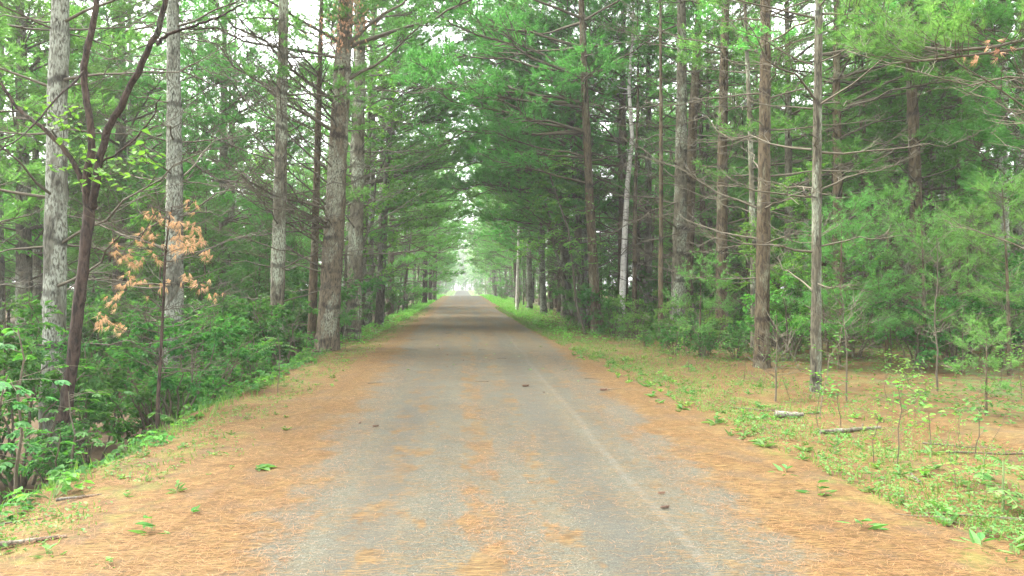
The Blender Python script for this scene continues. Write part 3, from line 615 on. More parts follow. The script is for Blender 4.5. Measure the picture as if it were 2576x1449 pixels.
stand(BIRCH[0], col_at(2030, 30), 1, 1.1, 'spotted pale birch seen deep between the upright brown pine and the slender pine', .26, .085, (.02, 0))

# ---- the thick roadside pine on the left, its limbs traced one by one
def hero():
    r = np.random.default_rng(77); xy = col_at(822, 20); taken.append(xy)
    d0 = xy[1] / ray(822, 735)[1]
    root = bpy.data.objects.new('pine_tree', None); C.objects.link(root); z0 = g1(*xy) - .05; root.location = (*xy, z0)
    tag(root, 'thickest pine on the left verge, ringed grey trunk with bare dead branches reaching left', 'tree')
    me, ax = trunk_mesh('trunk', 21, .31, M['bark_hero'], 78, 18, .95, .03)
    t = mob('trunk', me, root); ln = .058; t.rotation_euler = (0, ln, 0)
    def P0(z): return np.array([ax(z)[0][0] + ln * z, ax(z)[0][1], z]), ax(z)[1]
    def zz(py): return (735 - py) * 1024 / 2576 / FPX * d0 + EYE - z0
    extra = [(r.uniform(180, 690), r.uniform(2.7, 4.3), r.uniform(.15, .65), r.uniform(2.0, 4.0), r.uniform(.014, .024)) for _ in range(16)]
    spec = extra + [(690, 2.75, .28, 2.2, .016), (684, 3.6, .42, 2.4, .016), (622, 2.95, .50, 2.9, .02), (600, 3.5, .45, 2.7, .017), (585, 2.7, .62, 3.4, .022), (575, 4.3, .3, 2.2, .015),
            (532, 3.1, .22, 4.4, .030), (530, 2.4, .5, 2.4, .017), (470, 3.3, .55, 3.2, .019), (435, 2.9, .66, 3.9, .026), (430, 3.8, .5, 3.0, .02), (335, 3.05, .52, 4.4, .034), (332, 2.6, .62, 3.6, .026),
            (330, 4.2, .35, 2.6, .02), (262, 3.2, .55, 4.6, .042), (258, 3.9, .5, 3.2, .025), (150, 3.0, .1, 4.8, .036), (640, .2, .15, 1.4, .012), (560, 5.6, .1, 1.3, .012), (470, -.3, .25, 1.6, .013), (230, .1, .02, 4.2, .018), (330, .5, .1, 2.2, .015), (440, 5.3, .1, 2.0, .014)]
    for py, az, el, L, r0 in spec:
        if 2 < az < 4.4: az += .35; L *= 1.15
        b, rt = P0(zz(py)); g = Geo(); b = b + np.array([math.cos(az), math.sin(az), 0]) * rt * .7
        branch(g, None, r, b, az, el, L, r0 * 1.45, False, 1.3, curveup=.12, start=.15, fine=1.35)
        mob('dead_branch', g.mesh('dead_branch', [M['dead_twig']]), root)
    for py, az, el, L, r0 in [(207, -.25, .5, 3.0, .06), (122, -.1, .32, 5.6, .065), (116, -.2, .66, 4.6, .06), (262, 1.9, 1.15, 4.0, .055), (110, 3.4, .45, 4.4, .05), (60, 1.0, .4, 4.2, .05), (20, 4.4, .4, 4.0, .045)]:
        b, rt = P0(zz(py)); g = Geo(); b = b + np.array([math.cos(az), math.sin(az), 0]) * rt * .7
        branch(None, g, r, b, az, el, L, r0, True, 1.0, 12, .125, .011, curveup=.06, start=.55)
        mob('limb', g.mesh('limb', [M['twig'], M['needle']]), root)
    g = Geo(); z = zz(-40)
    while z < 20:
        for k in range(4):
            az = r.random() * 6.28; b, rt = P0(z); up = (z - 9) / 12
            branch(None, g, r, b, az, .25 + .5 * up * up, 4.6 * (1 - max(0, up) ** 2 * .8) * r.uniform(.7, 1.1), .04, True, .9, 12, .125, .012, start=.3)
        z += .9
    mob('crown', g.mesh('crown', [M['twig'], M['needle']]), root)
    # rust-brown dead spray hanging against the upper trunk
    g = Geo()
    for k in range(9):
        b = P0(zz(r.uniform(20, 110)))[0] + np.array([r.uniform(-.55, .5), -.42, 0]); branch(g, None, r, b, r.random() * 6.28, -.3, .7, .008, False, 1.5, start=.2)
        tp = b + r.normal(size=(26, 3)) * [.28, .2, .3]; needles(g, tp, np.tile([[0, 0, -1.0]], (26, 1)) + rand_unit(26, r) * .6, 10, .11, .010, .6, 1, r)
    mob('dead_spray', g.mesh('dead_spray', [M['dead_twig'], M['needle_dead']]), root)
hero()

# ---- dark forked young tree at the left, limbs follow the photograph's outline at its own depth
def forked():
    dep = 9.6; r = np.random.default_rng(5)
    xy = col_at(168, dep); taken.append(xy); z0 = g1(*xy); root = bpy.data.objects.new('forked_tree', None); C.objects.link(root); root.location = (*xy, z0)
    tag(root, 'dark slender tree forking into two curved limbs beside the far-left pale pine trunk', 'tree')
    o = np.array([*xy, z0])
    def path(pts, r0, r1, nm, d0=dep, d1=None, par=root, grow=None):
        n = len(pts); P = np.array([pt(x, y, d0 + ((d1 or d0) - d0) * i / (n - 1)) for i, (x, y) in enumerate(pts)]) - o
        tt = np.linspace(0, n - 1, n * 4); P = np.stack([np.interp(tt, np.arange(n), P[:, k]) for k in range(3)], -1)
        for _ in range(2): P[1:-1] = (P[:-2] + 2 * P[1:-1] + P[2:]) / 4
        P = P + r.normal(size=P.shape) * .006
        g = Geo(); tubes(g, P, np.linspace(r0, r1, len(P)) * r.uniform(.93, 1.07, len(P)), 9, 0); return mob(nm, g.mesh(nm, [M['bark_dark']]), par), P
    path([(158, 1060), (170, 1000), (190, 850), (205, 724), (220, 575), (226, 480)], .082, .068, 'trunk')
    path([(222, 520), (212, 470), (235, 360), (220, 280), (208, 175), (228, 90), (248, 0), (255, -160), (240, -330)], .053, .03, 'limb', dep, dep - .6)
    path([(232, 520), (238, 490), (250, 400), (270, 325), (310, 260), (330, 210), (385, 110), (414, 25), (422, -60), (470, -260)], .053, .028, 'limb', dep, dep - .9)
    path([(218, 490), (196, 430), (160, 370), (110, 325), (45, 275), (10, 225), (-40, 150)], .04, .014, 'limb', dep, dep - .5)
    path([(395, 110), (430, 82), (500, 62), (560, 40), (610, 10)], .022, .008, 'limb', dep - .8, dep - 1.5)
    path([(250, 410), (300, 385), (345, 345), (385, 290), (405, 240)], .016, .006, 'limb', dep, dep - .6)
    path([(212, 180), (150, 240), (70, 330), (-30, 400)], .016, .006, 'limb', dep - .4, dep - 1.6)
    gt, g = Geo(), Geo()
    tips = [pt(x, y, dep + r.uniform(-1.2, 1)) - o for x, y in [(235, 440), (250, 430), (275, 440), (205, 350), (160, 330), (120, 300), (180, 290), (355, 390), (370, 410), (150, 420), (200, 410)]]
    tips += [pt(r.uniform(-150, 650), r.uniform(-420, -60), dep + r.uniform(-2.5, 2.5)) - o for _ in range(45)]
    for q in tips:
        tw = curve(np.repeat(q[None], 5, 0), rand_unit(5, r) + [0, 0, .2], r.uniform(.2, .5, 5), np.zeros((5, 3)), 4, .05, r)
        tubes(gt, tw, np.full((5, 1), .005) * np.array([[1, .8, .6, .3]]), 3, 0)
        Q = tw[:, 1:].reshape(-1, 3); m_ = len(Q); a = r.random(m_) * 6.28
        L = r.uniform(.07, .12, m_); leaves(g, Q, np.stack([np.cos(a), np.sin(a), np.full(m_, -.25)], -1), rand_unit(m_, r) * .35 + [0, 0, 1], L, L * .75, 0, True, r=r)
    mob('twigs', gt.mesh('twigs', [M['bark_dark']]), root); mob('foliage', g.mesh('foliage', [M['leaf_bright']]), root)
forked()

# ---- dead young pine with rust-brown needles
def dead_pine():
    r = np.random.default_rng(9); xy = at(395, 1092); taken.append(xy); z0 = g1(*xy); d0 = xy[1] / ray(395, 735)[1]
    root = bpy.data.objects.new('dead_pine', None); C.objects.link(root); root.location = (*xy, z0); o = np.array([*xy, z0])
    tag(root, 'thin dead young pine with rust-brown needle sprays standing before the left shrubs', 'tree')
    P = np.array([pt(x, y, d0) for x, y in [(395, 1105), (398, 1000), (404, 900), (410, 780), (416, 640), (425, 560), (432, 520)]]) - o
    g = Geo(); tubes(g, P, np.linspace(.030, .008, 7), 7, 0); mob('trunk', g.mesh('trunk', [M['bark_dark']]), root)
    gb = Geo(); gn = Geo(); H = P[-1, 2]
    for k in range(34):
        t = r.uniform(.22, 1); b = np.array([np.interp(t * 6, np.arange(7), P[:, j]) for j in range(3)]); az = r.random() * 6.28; L = r.uniform(.4, 1.15) * (1.15 - .7 * t)
        branch(gb, None, r, b, az, r.uniform(.0, .5), L, .009, False, 1.1, start=.25)
    for x, y, s_ in [(290, 620, 16), (310, 640, 14), (375, 545, 14), (370, 590, 10), (445, 560, 26), (455, 590, 24), (480, 515, 16), (490, 570, 22), (470, 620, 26), (440, 620, 24), (500, 600, 18), (520, 635, 16), (330, 655, 14), (350, 660, 14), (320, 690, 12), (400, 600, 14), (385, 650, 10), (280, 760, 12), (260, 815, 18), (300, 820, 16), (340, 710, 12), (470, 700, 14), (500, 720, 14), (540, 745, 12), (380, 715, 10), (420, 720, 10), (410, 545, 12), (355, 600, 12), (300, 745, 12), (240, 800, 12)]:
        c = pt(x, y, d0 + r.uniform(-.4, .5)) - o; n = s_ // 2; tp = c + r.normal(size=(n, 3)) * .055
        needles(gn, tp, np.tile([[0, 0, -.7]], (n, 1)) + rand_unit(n, r) * .8, 16, .12, .0062, .5, 0, r)
        k = int(np.argmin(np.abs(P[:, 2] - (c[2] - .15)))); a = P[k]; m_ = (a + c) / 2 + r.normal(size=3) * .04 + [0, 0, -.04]
        tubes(gb, np.stack([a, m_, c]), np.array([.006, .0045, .002]), 3, 0)
    mob('branches', gb.mesh('branches', [M['dead_twig']]), root); mob('brown_needles', gn.mesh('brown_needles', [M['needle_dead']]), root)
dead_pine()

# ---- live bough reaching in from a pine beyond the right border
def right_bough():
    r = np.random.default_rng(21); dep = 7.6; xy = col_at(2860, 8.2); taken.append(xy); z0 = g1(*xy); o = np.array([*xy, z0])
    root = INNER[1].put((*xy, z0), 0, 1, 'pine beyond the right border with live boughs hanging into the upper right corner', None, (0, 0), .9, 'bark_brown', skip=('crown',))
    for pts, r0 in (([(2840, 40), (2700, 70), (2576, 100), (2500, 118), (2400, 128), (2300, 115), (2210, 85), (2120, 40)], .026), ([(2850, 90), (2700, 110), (2576, 122), (2450, 138), (2330, 152), (2240, 160), (2130, 128)], .022), ([(2840, -20), (2700, -30), (2560, -10), (2440, -20), (2320, -60)], .02)):
        P = np.array([pt(x, y, dep + .5 * math.sin(k * 1.3)) for k, (x, y) in enumerate(pts)]) - o; n = len(P); g = Geo()
        tubes(g, P, np.linspace(r0, .004, n), 6, 0)
        ns = 34; t = r.uniform(.18, 1, ns); idx = t * (n - 1); i0 = np.minimum(idx.astype(int), n - 2); f = (idx - i0)[:, None]; Q = P[i0] * (1 - f) + P[i0 + 1] * f; T = nrm(P[i0 + 1] - P[i0])
        S = nrm(np.cross(T, [0, 0, 1.0])) * r.choice([-1, 1], (ns, 1)); D = T * .8 + S * .8 + np.array([0, 0, 1.0]) * r.uniform(-.05, .9, (ns, 1))
        P2 = curve(Q, D, r.uniform(.35, .9, ns), np.tile([[0, 0, .25]], (ns, 1)), 5, .04, r); tubes(g, P2, np.full((ns, 1), .0055) * np.array([[1, .85, .7, .5, .3]]), 4, 0)
        i1 = np.repeat(np.arange(ns), 4); m_ = len(i1); D3 = nrm(P2[i1, 4] - P2[i1, 2]) + rand_unit(m_, r) * .8 + [0, 0, .35]; k0 = r.integers(2, 5, m_)
        P3 = curve(P2[i1, k0], D3, r.uniform(.1, .28, m_), np.zeros((m_, 3)), 3, .05, r); tubes(g, P3, np.full((m_, 1), .003) * np.array([[1, .8, .5]]), 3, 0)
        TP = np.concatenate([P3[:, 2], P3[:, 1], P2[:, 4], P2[:, 3]]); TD = np.concatenate([P3[:, 2] - P3[:, 1], P3[:, 2] - P3[:, 1], P2[:, 4] - P2[:, 3], P2[:, 4] - P2[:, 3]])
        needles(g, TP, TD, 30, .105, .0038, .7, 1, r)
        c = P[min(3, n - 1)] + [0, -.05, -.03]; needles(g, c + r.normal(size=(7, 3)) * .05, rand_unit(7, r) - [0, 0, .6], 12, .1, .004, .6, 2, r)
        mob('bough', g.mesh('bough', [M['twig'], M['needle_young'], M['needle_dead']]), root)
right_bough()

# ------------------------------------------------------------------ the woods behind
def scatter(n, xr, yr, mind, tries=6000, ok=None):
    out = []
    for _ in range(tries):
        if len(out) >= n: break
        x = random.uniform(*xr); y = random.uniform(*yr)
        if ok and not ok(x, y): continue
        if all((x - a) ** 2 + (y - b) ** 2 > mind ** 2 for a, b in taken): taken.append((x, y)); out.append((x, y))
    return out
def grow(P_, x, y, scale, label, group, lean=.02, girth=1, bark=None, sink=.05, skip=()):
    ln = (random.gauss(0, lean), random.gauss(0, lean))
    if '{' in label:
        lw = 'leaning left' if ln[0] < -.012 else 'leaning right' if ln[0] > .012 else 'upright'
        gw = 'slim' if girth < .85 else 'stout' if girth > 1.05 else 'medium'
        bw = {'bark': 'grey', 'bark_brown': 'brown', 'bark_dark': 'dark', 'bark_pale': 'pale'}.get(bark, '')
        dw = 'near the front of' if y < 26 else 'in the middle of' if y < 42 else 'far back in'
        sw = 'small' if scale < .8 else 'tall' if scale > 1.05 else 'middle-sized'
        label = label.format(lean=lw, girth=gw, bark=bw, depth=dw, size=sw)
    return P_.put((x, y, g1(x, y) - sink), random.random() * 6.28, scale, label, group, ln, girth, bark, skip)
def clear_hero(x, y): return not (6 < y < 21.5 and -.218 < x / y < -.150)
inview = lambda x, y: -.74 < math.atan2(x, y) < .86
for k, y in enumerate(np.arange(34, 121, 7.4)):
    for sgn, lab, grp in ((-1, 'pine lining the left verge of the distant road', 'pines lining the left verge'), (1, 'pine lining the right verge of the distant road', 'pines lining the right verge')):
        if sgn < 0 and 68 < y < 88: continue
        x = -4.5 - random.random() * 1.0 - 1.3 * (y > 72) if sgn < 0 else 5.3 + random.random() * 1.0 + 1.3 * (y > 72)
        if y > 50 and (k + (sgn > 0)) % 2:
            stand(UNDER[k % 3], (x, y), random.random() * 6, random.uniform(1.2, 1.8), ('light green leafy tree among the pines of the left verge', 'light green leafy tree among the pines of the right verge')[sgn > 0], None, .06, (-sgn * .06, 0), 'bark', ('leafy trees of the left verge', 'leafy trees of the right verge')[sgn > 0]); continue
        P_ = EDGE[k % 3] if y < 46 else FAR[(k + (sgn > 0)) % 3]
        stand(P_, (x, y + random.uniform(-1.5, 1.5)), (0 if sgn < 0 else PI) + random.uniform(-.5, .5), random.uniform(1.1, 1.35), lab, None, .24, (-sgn * .02 + random.gauss(0, .015), random.gauss(0, .01)), random.choice(['bark', 'bark_brown', 'bark_pale']), grp)
for px_, y, k, sc_, ln, lab in ((-5.2, 31, 2, 1.45, .26, 'leafy tree behind the thickest roadside pine leaning out over the road'), (5.6, 35, 0, 1.75, -.2, 'leafy tree at the right road edge leaning over the road near the birch'), (-5.6, 40, 0, 1.7, .16, 'leafy tree arching over the left half of the road, nearest of its side'), (-5.4, 62, 2, 1.5, .14, 'leafy tree arching over the road from the left before the three far trunks'), (-5.0, 96, 0, 1.9, .12, 'distant leafy tree arching in from the left near the far opening'),
                              (7.0, 44, 2, 1.4, -.16, 'leafy tree arching over the road from the right, nearest of its side'), (6.6, 70, 0, 1.9, -.14, 'leafy tree arching over the middle distance from the right'), (6.0, 104, 2, 1.6, -.12, 'distant leafy tree arching in from the right near the far opening')):
    stand(UNDER[k], (px_, y), random.random() * 6, sc_, lab, None, .06, (ln, 0), 'bark')
for x, y in scatter(78, (6.6, 36), (17, 75), 1.9, ok=inview):
    P_ = random.choice(TALL if y < 24 else TALL[2:] + INNER) if y < 42 and random.random() < .8 else (random.choice(POLE) if y < 42 else random.choice(FAR))
    grow(P_, x, y, random.uniform(1.2, 1.7) if P_ in POLE else random.uniform(.85, 1.15), '{girth} {bark} pine trunk, {lean}, {depth} the right-hand woods', 'pines deep in the right woods', .025, random.uniform(.7, 1.25), random.choice(['bark', 'bark_brown', 'bark_brown', 'bark_dark', 'bark']))
for x, y in scatter(38, (-34, -6.8), (27, 80), 2.4, ok=inview):
    P_ = random.choice(TALL + INNER[:1]) if y < 40 else random.choice(FAR)
    grow(P_, x, y, random.uniform(.9, 1.2), '{girth} {bark} pine trunk, {lean}, {depth} the left-hand woods', 'pines in the left woods', .025, random.uniform(.7, 1.2), random.choice(['bark', 'bark_pale', 'bark']))
for x, y in scatter(30, (6.5, 40), (17, 60), 1.3, ok=inview):
    grow(random.choice(MID), x, y, random.uniform(.5, 1.15), '{size} feathery half-grown pine, {lean}, {depth} the right-hand woods', 'half-grown pines in the right woods')
for x, y in scatter(44, (-34, -7.5), (24, 65), 1.4, ok=inview):
    grow(random.choice(MID), x, y, random.uniform(.7, 1.3), '{size} feathery half-grown pine, {lean}, {depth} the left-hand woods', 'half-grown pines in the left woods')
for x, y in scatter(40, (7, 44), (20, 80), 1.4, ok=inview):
    grow(random.choice(UNDER), x, y, random.uniform(.6, 1.1), '{size} green broadleaf tree, {lean}, {depth} the right-hand woods', 'broadleaf trees under the right pines')
for x, y in scatter(40, (-38, -7), (16, 80), 1.6, ok=inview):
    grow(random.choice(UNDER), x, y, random.uniform(.7, 1.15), '{size} bright green broadleaf tree, {lean}, {depth} the left-hand woods', 'broadleaf trees among the left pines')
for x, y in scatter(34, (-34, -13), (24, 60), 2.6, ok=inview):
    grow(random.choice(BACK), x, y, random.uniform(.7, 1.0), '{size} light green leafy tree, {lean}, {depth} the left woods', 'leafy trees behind the left pines')
for x, y in scatter(34, (15, 48), (30, 66), 2.6, ok=inview):
    grow(random.choice(BACK), x, y, random.uniform(.6, 1.0), '{size} light green leafy tree, {lean}, {depth} the right woods', 'leafy trees behind the right pines')
for x, y in scatter(46, (-78, -22), (30, 130), 4, ok=inview):
    grow(random.choice(BACK), x, y, random.uniform(.8, 1.3), 'tall bright leafy tree closing the view far left of the road', 'leafy trees far to the left')
for x, y in scatter(36, (26, 95), (28, 120), 4, ok=inview):
    grow(random.choice(BACK + FAR), x, y, random.uniform(.8, 1.3), 'tall tree closing the view far right of the road', 'trees far to the right')
for x, y in scatter(30, (-30, -5.0), (130, 310), 4.5):
    grow(random.choice(BACK + FAR[2:]), x, y, random.uniform(.8, 1.4), 'sunlit tree left of the road beyond its crest', 'trees left of the road beyond the crest')
for x, y in scatter(30, (6.0, 34), (130, 310), 4.5):
    grow(random.choice(BACK + FAR[2:]), x, y, random.uniform(.8, 1.4), 'sunlit tree right of the road beyond its crest', 'trees right of the road beyond the crest')
for x, y in scatter(30, (-34, 38), (335, 350), 1.6):
    grow(random.choice(BACK), x, y, random.uniform(.5, .9), 'leafy tree filling the dark end of the road under the pines', 'leafy trees at the end of the road')
for x, y in scatter(16, (-9, 11), (320, 334), 1.4):
    grow(random.choice(BACK), x, y, random.uniform(.35, .6), 'dark leafy thicket tree where the road disappears from view', 'thicket at the end of the road').name = 'thicket_tree'
for x, y in scatter(26, (-13, 15), (319, 338), 1.1):
    grow(SHRUB[random.choice((1, 3))], x, y, random.uniform(1.5, 2.4), 'dense bush closing the far end of the road at ground level', 'bushes at the end of the road')
for x, y in scatter(18, (-9.5, -5.2), (190, 318), 3.5) + scatter(18, (6.0, 10.5), (190, 318), 3.5):
    grow(random.choice(BACK), x, y, random.uniform(1.1, 1.7), 'tall leafy tree close beside the road beyond the crest', 'leafy trees close to the far road')
for x, y in scatter(44, (-30, 34), (352, 380), 1.9):
    grow(random.choice(FAR), x, y, random.uniform(1.3, 1.8), 'dark pine closing the far end of the road', 'pines closing the end of the road')

for x, y, sc_, ln, lab in [(-6.3, 106, 1.0, .10, 'leafy tree arching over the far end of the shaded road from the left'), (7.6, 112, 1.05, -.12, 'leafy tree arching over the far end of the shaded road from the right'), (-6.0, 132, 1.2, .12, 'bright leafy tree arching from the left just beyond the road crest'), (7.2, 138, 1.2, -.12, 'bright leafy tree arching from the right just beyond the road crest'), (-5.6, 88, .95, .12, 'leafy tree behind the three far trunks on the left, arching over the road')]:
    stand(BACK[1], (x, y), random.random() * 6, sc_, lab, None, .22, (ln, 0), 'bark')

for x, y, k, rz, lab in [(-4.4, 100, 1, .1, 'pine near the end of the shaded road with boughs over it from the left'), (5.2, 106, 0, PI, 'pine near the end of the shaded road with boughs over it from the right'), (-4.6, 115, 0, -.1, 'last pine of the left verge before the bright opening'), (5.4, 117, 1, PI + .1, 'last pine of the right verge before the bright opening')]:
    stand(FAR[k], (x, y), rz, 1.2, lab, None, .2, (.05 if x < 0 else -.05, 0), 'bark')

# thin the outermost ring of trees
for grp in ('leafy trees far to the left', 'trees far to the right'):
    for o in [o for o in C.objects if o.get('group') == grp][1::2]:
        for ch in list(o.children): bpy.data.objects.remove(ch)
        bpy.data.objects.remove(o)

# ------------------------------------------------------------------ shrubs, young pines and saplings
for x, y in scatter(26, (-7.4, -4.3), (8.5, 20), .75, ok=clear_hero):
    grow(random.choice(SHRUB[:4]), x, y, random.uniform(.85, 1.3), '{size} dark leafy shrub, {lean}, just below the left verge', 'shrubs on the left bank', .08)
for x, y in scatter(44, (-11, -4.2), (17, 42), .85, ok=clear_hero):
    grow(random.choice(SHRUB[:3]), x, y, random.uniform(1.0, 1.5), '{size} leafy shrub, {lean}, {depth} the left pine bank', 'shrubs further along the left bank', .06)
for x, y in scatter(20, (-14, -7.4), (9, 22), 1.1):
    grow(random.choice(SHRUB), x, y, random.uniform(.9, 1.4), 'tall leafy shrub behind the pale far-left trunk', 'shrubs behind the left trunks', .06)
for x, y in scatter(24, (-8.5, -4.2), (42, 118), 1.6):
    grow(random.choice(SHRUB), x, y, random.uniform(.9, 1.5), 'low bright shrub along the distant left verge', 'shrubs along the distant left verge', .04)
for x, y in scatter(40, (5.2, 11), (24, 118), 1.4):
    grow(random.choice(SHRUB), x, y, random.uniform(.6, 1.2), 'leafy shrub along the right verge at the foot of the pines', 'shrubs along the right verge', .04)
for x, y in scatter(80, (6.8, 30), (13, 42), .9, ok=inview):
    grow(random.choice(SHRUB[3:] + SHRUB[:2]), x, y, random.uniform(.8, 1.5), '{size} green shrub, {lean}, {depth} the right-hand woods', 'shrubs in the right woods', .05)
for x, y in scatter(16, (-9, -4.5), (128, 240), 3): grow(random.choice(SHRUB), x, y, random.uniform(1.3, 2.2), 'bright bush left of the sunlit road beyond the crest', 'bushes beyond the crest')
for x, y in scatter(16, (5.0, 10), (128, 240), 3): grow(random.choice(SHRUB), x, y, random.uniform(1.3, 2.2), 'bright bush right of the sunlit road beyond the crest', 'bushes beyond the crest on the right')
for x, y in scatter(46, (6.8, 17), (15, 30), .8, ok=lambda x, y: math.atan2(x, y) < .72 and x > 6.2 + .05 * y):
    grow(random.choice(SHRUB[3:] + [SHRUB[1]]), x, y, random.uniform(.7, 1.15), '{size} leafy shrub, {lean}, by the trunks near the right verge', 'shrubs among the right trunks', .08)
for x, y in scatter(34, (6.2, 20), (18, 46), .9, ok=lambda x, y: math.atan2(x, y) < .72 and x > 5.4 + .04 * y):
    b_ = random.choice(['bark', 'bark_brown', 'bark_dark', 'bark_brown'])
    grow(random.choice(POLE), x, y, random.uniform(1.3, 2.0), '{girth} {bark} dead standing pole, {lean}, {depth} the right woods', 'dead poles in the right woods', .03, random.uniform(.6, 1.2), b_, skip=('crown',))
for x, y in scatter(26, (5.3, 9.5), (17, 32), .7, ok=lambda x, y: x > 4.4 + .05 * y):
    grow(random.choice(SHRUB[3:]), x, y, random.uniform(.5, .95), '{size} low shrub, {lean}, at the front of the trunks along the right verge', 'low shrubs along the right trunks', .08)
for x, y in scatter(60, (6.4, 26), (13, 40), .8, ok=lambda x, y: math.atan2(x, y) < .76 and x > 5.6 + .045 * y):
    grow(random.choice(UNDER), x, y, random.uniform(.28, .62), '{size} bright leafy young tree, {lean}, {depth} the right-hand woods', 'leafy young trees in the right woods', .06).name = 'young_tree'
for px, d, k, s_, lab in [(1500, 27, 0, 1.0, 'leafy shrub bulging from the right road edge in front of the stout trunks'), (1545, 25, 1, 1.0, 'shrub right of the one bulging from the right road edge'), (1600, 24, 4, 1.1, 'bright shrub at the foot of the trunks left of the twin-trunked pine'), (1470, 31, 2, .9, 'tall shrub behind the one bulging from the right road edge'), (1650, 26, 3, 1.2, 'low shrub just left of the twin-trunked pine'), (1440, 38, 0, 1.0, 'shrub at the right road edge beside the dark road-edge pine'), (1770, 20, 3, .9, 'low shrub right of the twin-trunked pine'), (1850, 17, 3, .75, 'low leafy shrub left of the upright brown pine')]:
    xy = col_at(px, d); taken.append(xy); grow(SHRUB[k], *xy, s_, lab, None)
for px, d, k, s_, lab in [(2110, 14.5, 0, 1.25, 'pale young pine right of the slender grey-green pine'), (2230, 15.5, 0, 1.35, 'pale feathery young pine in front of the grey ringed trunk'), (2330, 14, 1, 1.5, 'young pine below the two dark right-hand trunks'), (2440, 15, 0, 1.2, 'young pine left of the whitish right-hand trunks'), (2540, 13, 0, 1.3, 'young pine at the right border before the whitish trunks'),
                          (1760, 17.5, 1, 1.2, 'young pine right of the twin-trunked pine'), (2480, 9.2, 1, .62, 'knee-high soft young pine near the right border'), (2010, 17.5, 0, 1.0, 'young pine between the upright brown pine and the slender pine'), (1480, 30, 0, 1.3, 'young pine at the right road edge below the birch')]:
    xy = col_at(px, d); taken.append(xy); grow(YOUNG[k], *xy, s_, lab, None)
def bare(seed, h):
    r = np.random.default_rng(seed); gt, gb = Geo(), Geo(); P = curve(np.array([[0, 0, -.05]]), np.array([[r.normal() * .06, r.normal() * .06, 1]]), [h], np.zeros((1, 3)), 8, .02, r)[0]
    tubes(gt, P, np.linspace(.017, .004, 8), 6, 0)
    for k in range(16):
        t = r.uniform(.25, .97); b = np.array([np.interp(t * 7, np.arange(8), P[:, j]) for j in range(3)]); branch(gb, None, r, b, r.random() * 6.28, r.uniform(.1, .7), h * r.uniform(.15, .4) * (1.2 - t), .0055, False, 1.5, start=.2)
    return Proto('bare_sapling', 'sapling', [('stem', gt.mesh('stem', [M['twig']])), ('twigs', gb.mesh('twigs', [M['dead_twig']]))])
BARE = [bare(31, 1.9), bare(32, 2.6), bare(33, 1.4)]
for px, py, k, lab in [(2360, 985, 1, 'bare twiggy sapling with grey branches on the open needle floor at right'), (2130, 1010, 0, 'thin bare sapling right of the slender grey-green pine'), (2240, 920, 1, 'bare thin sapling deep on the needle floor between young pines'), (2000, 900, 1, 'bare sapling beside the clear base of the upright brown pine'), (1950, 1010, 2, 'crooked bare stick sapling in the weeds below the upright brown pine'), (2420, 940, 2, 'twiggy bare sapling at the right before the green undergrowth'), (1830, 870, 0, 'bare sapling behind the weedy right verge'), (330, 1010, 0, 'bare thin stem among the dark shrubs of the left bank')]:
    xy = at(px, py); taken.append(xy); grow(BARE[k], *xy, 1.0, lab, None)
for px, py, k, s_, lab in [(2340, 1135, 0, 1.0, 'lime green broad-leaved sapling catching the light at right'), (2200, 1165, 0, .8, 'smaller lime green sapling left of the brightest one'), (2255, 1180, 1, .9, 'upright leafy sapling between the two lime green saplings'), (2060, 1090, 1, .8, 'leafy sapling beside the grey log in the right weeds'), (1990, 1010, 3, .7, 'dark green sapling left of the base of the slender pine'), (2120, 1075, 2, 1.2, 'small pale sapling just above the grey fallen branch'), (2450, 1150, 2, 1.2, 'bright leaved seedling near the right border by dark sticks'), (1870, 960, 3, .8, 'green sapling left of the upright brown pine base'), (1800, 915, 3, .7, 'green sapling in the verge below the twin-trunked pine'), (2400, 1240, 0, .55, 'short yellow-green sapling above the dandelion clump at right')]:
    xy = at(px, py); taken.append(xy); grow(SAP[k], *xy, s_, lab, None)
for x, y in scatter(110, (4.4, 15), (7.0, 24), .4, ok=lambda x, y: math.atan2(x, y) < .72):
    grow(random.choice(SAP), x, y, random.uniform(.45, 1.05), '{size} leafy sapling, {lean}, on the needle floor, {depth} the woods', 'saplings on the right needle floor', .1)
for px, py, k, s_, lab in [(905, 860, 0, 1.05, 'sumac with drooping feather leaves right of the thickest roadside pine'), (955, 815, 0, 1.1, 'sumac with feather leaves below the leaning slim pine'), (870, 880, 1, .9, 'low sumac at the right foot of the thickest roadside pine'), (700, 990, 1, .8, 'low sumac in the shrubs left of the thickest roadside pine')]:
    xy = at(px, py); taken.append(xy); grow(SUMAC[k], *xy, s_, lab, None)
LOC = sumac(825, 6.2, 60, 'leaf_bright', 'twig', 'locust_tree', 'tree', .17, 8, 1.5)
for px, d, lab in [(1475, 27, 'slender locust tree with feather leaves leaning out over the right road edge'), (1180, 60, 'feather-leaved locust by the far left verge')][:1]:
    xy = col_at(px, d); LOC.put((*xy, g1(*xy) - .1), 1.0, 1.15, lab, None, (-.22, 0))
SEED = sumac(830, .42, 9, 'weed', 'green_stem', 'sumac_seedling', 'seedling', .075, 5, .26)
for px, py, s_, lab in [(2520, 1290, 1.1, 'sumac seedling with broad bright leaflets in the lower right'), (2470, 1215, .8, 'smaller sumac seedling just above the large one in the lower right')]:
    xy = at(px, py); grow(SEED, *xy, s_, lab, None)
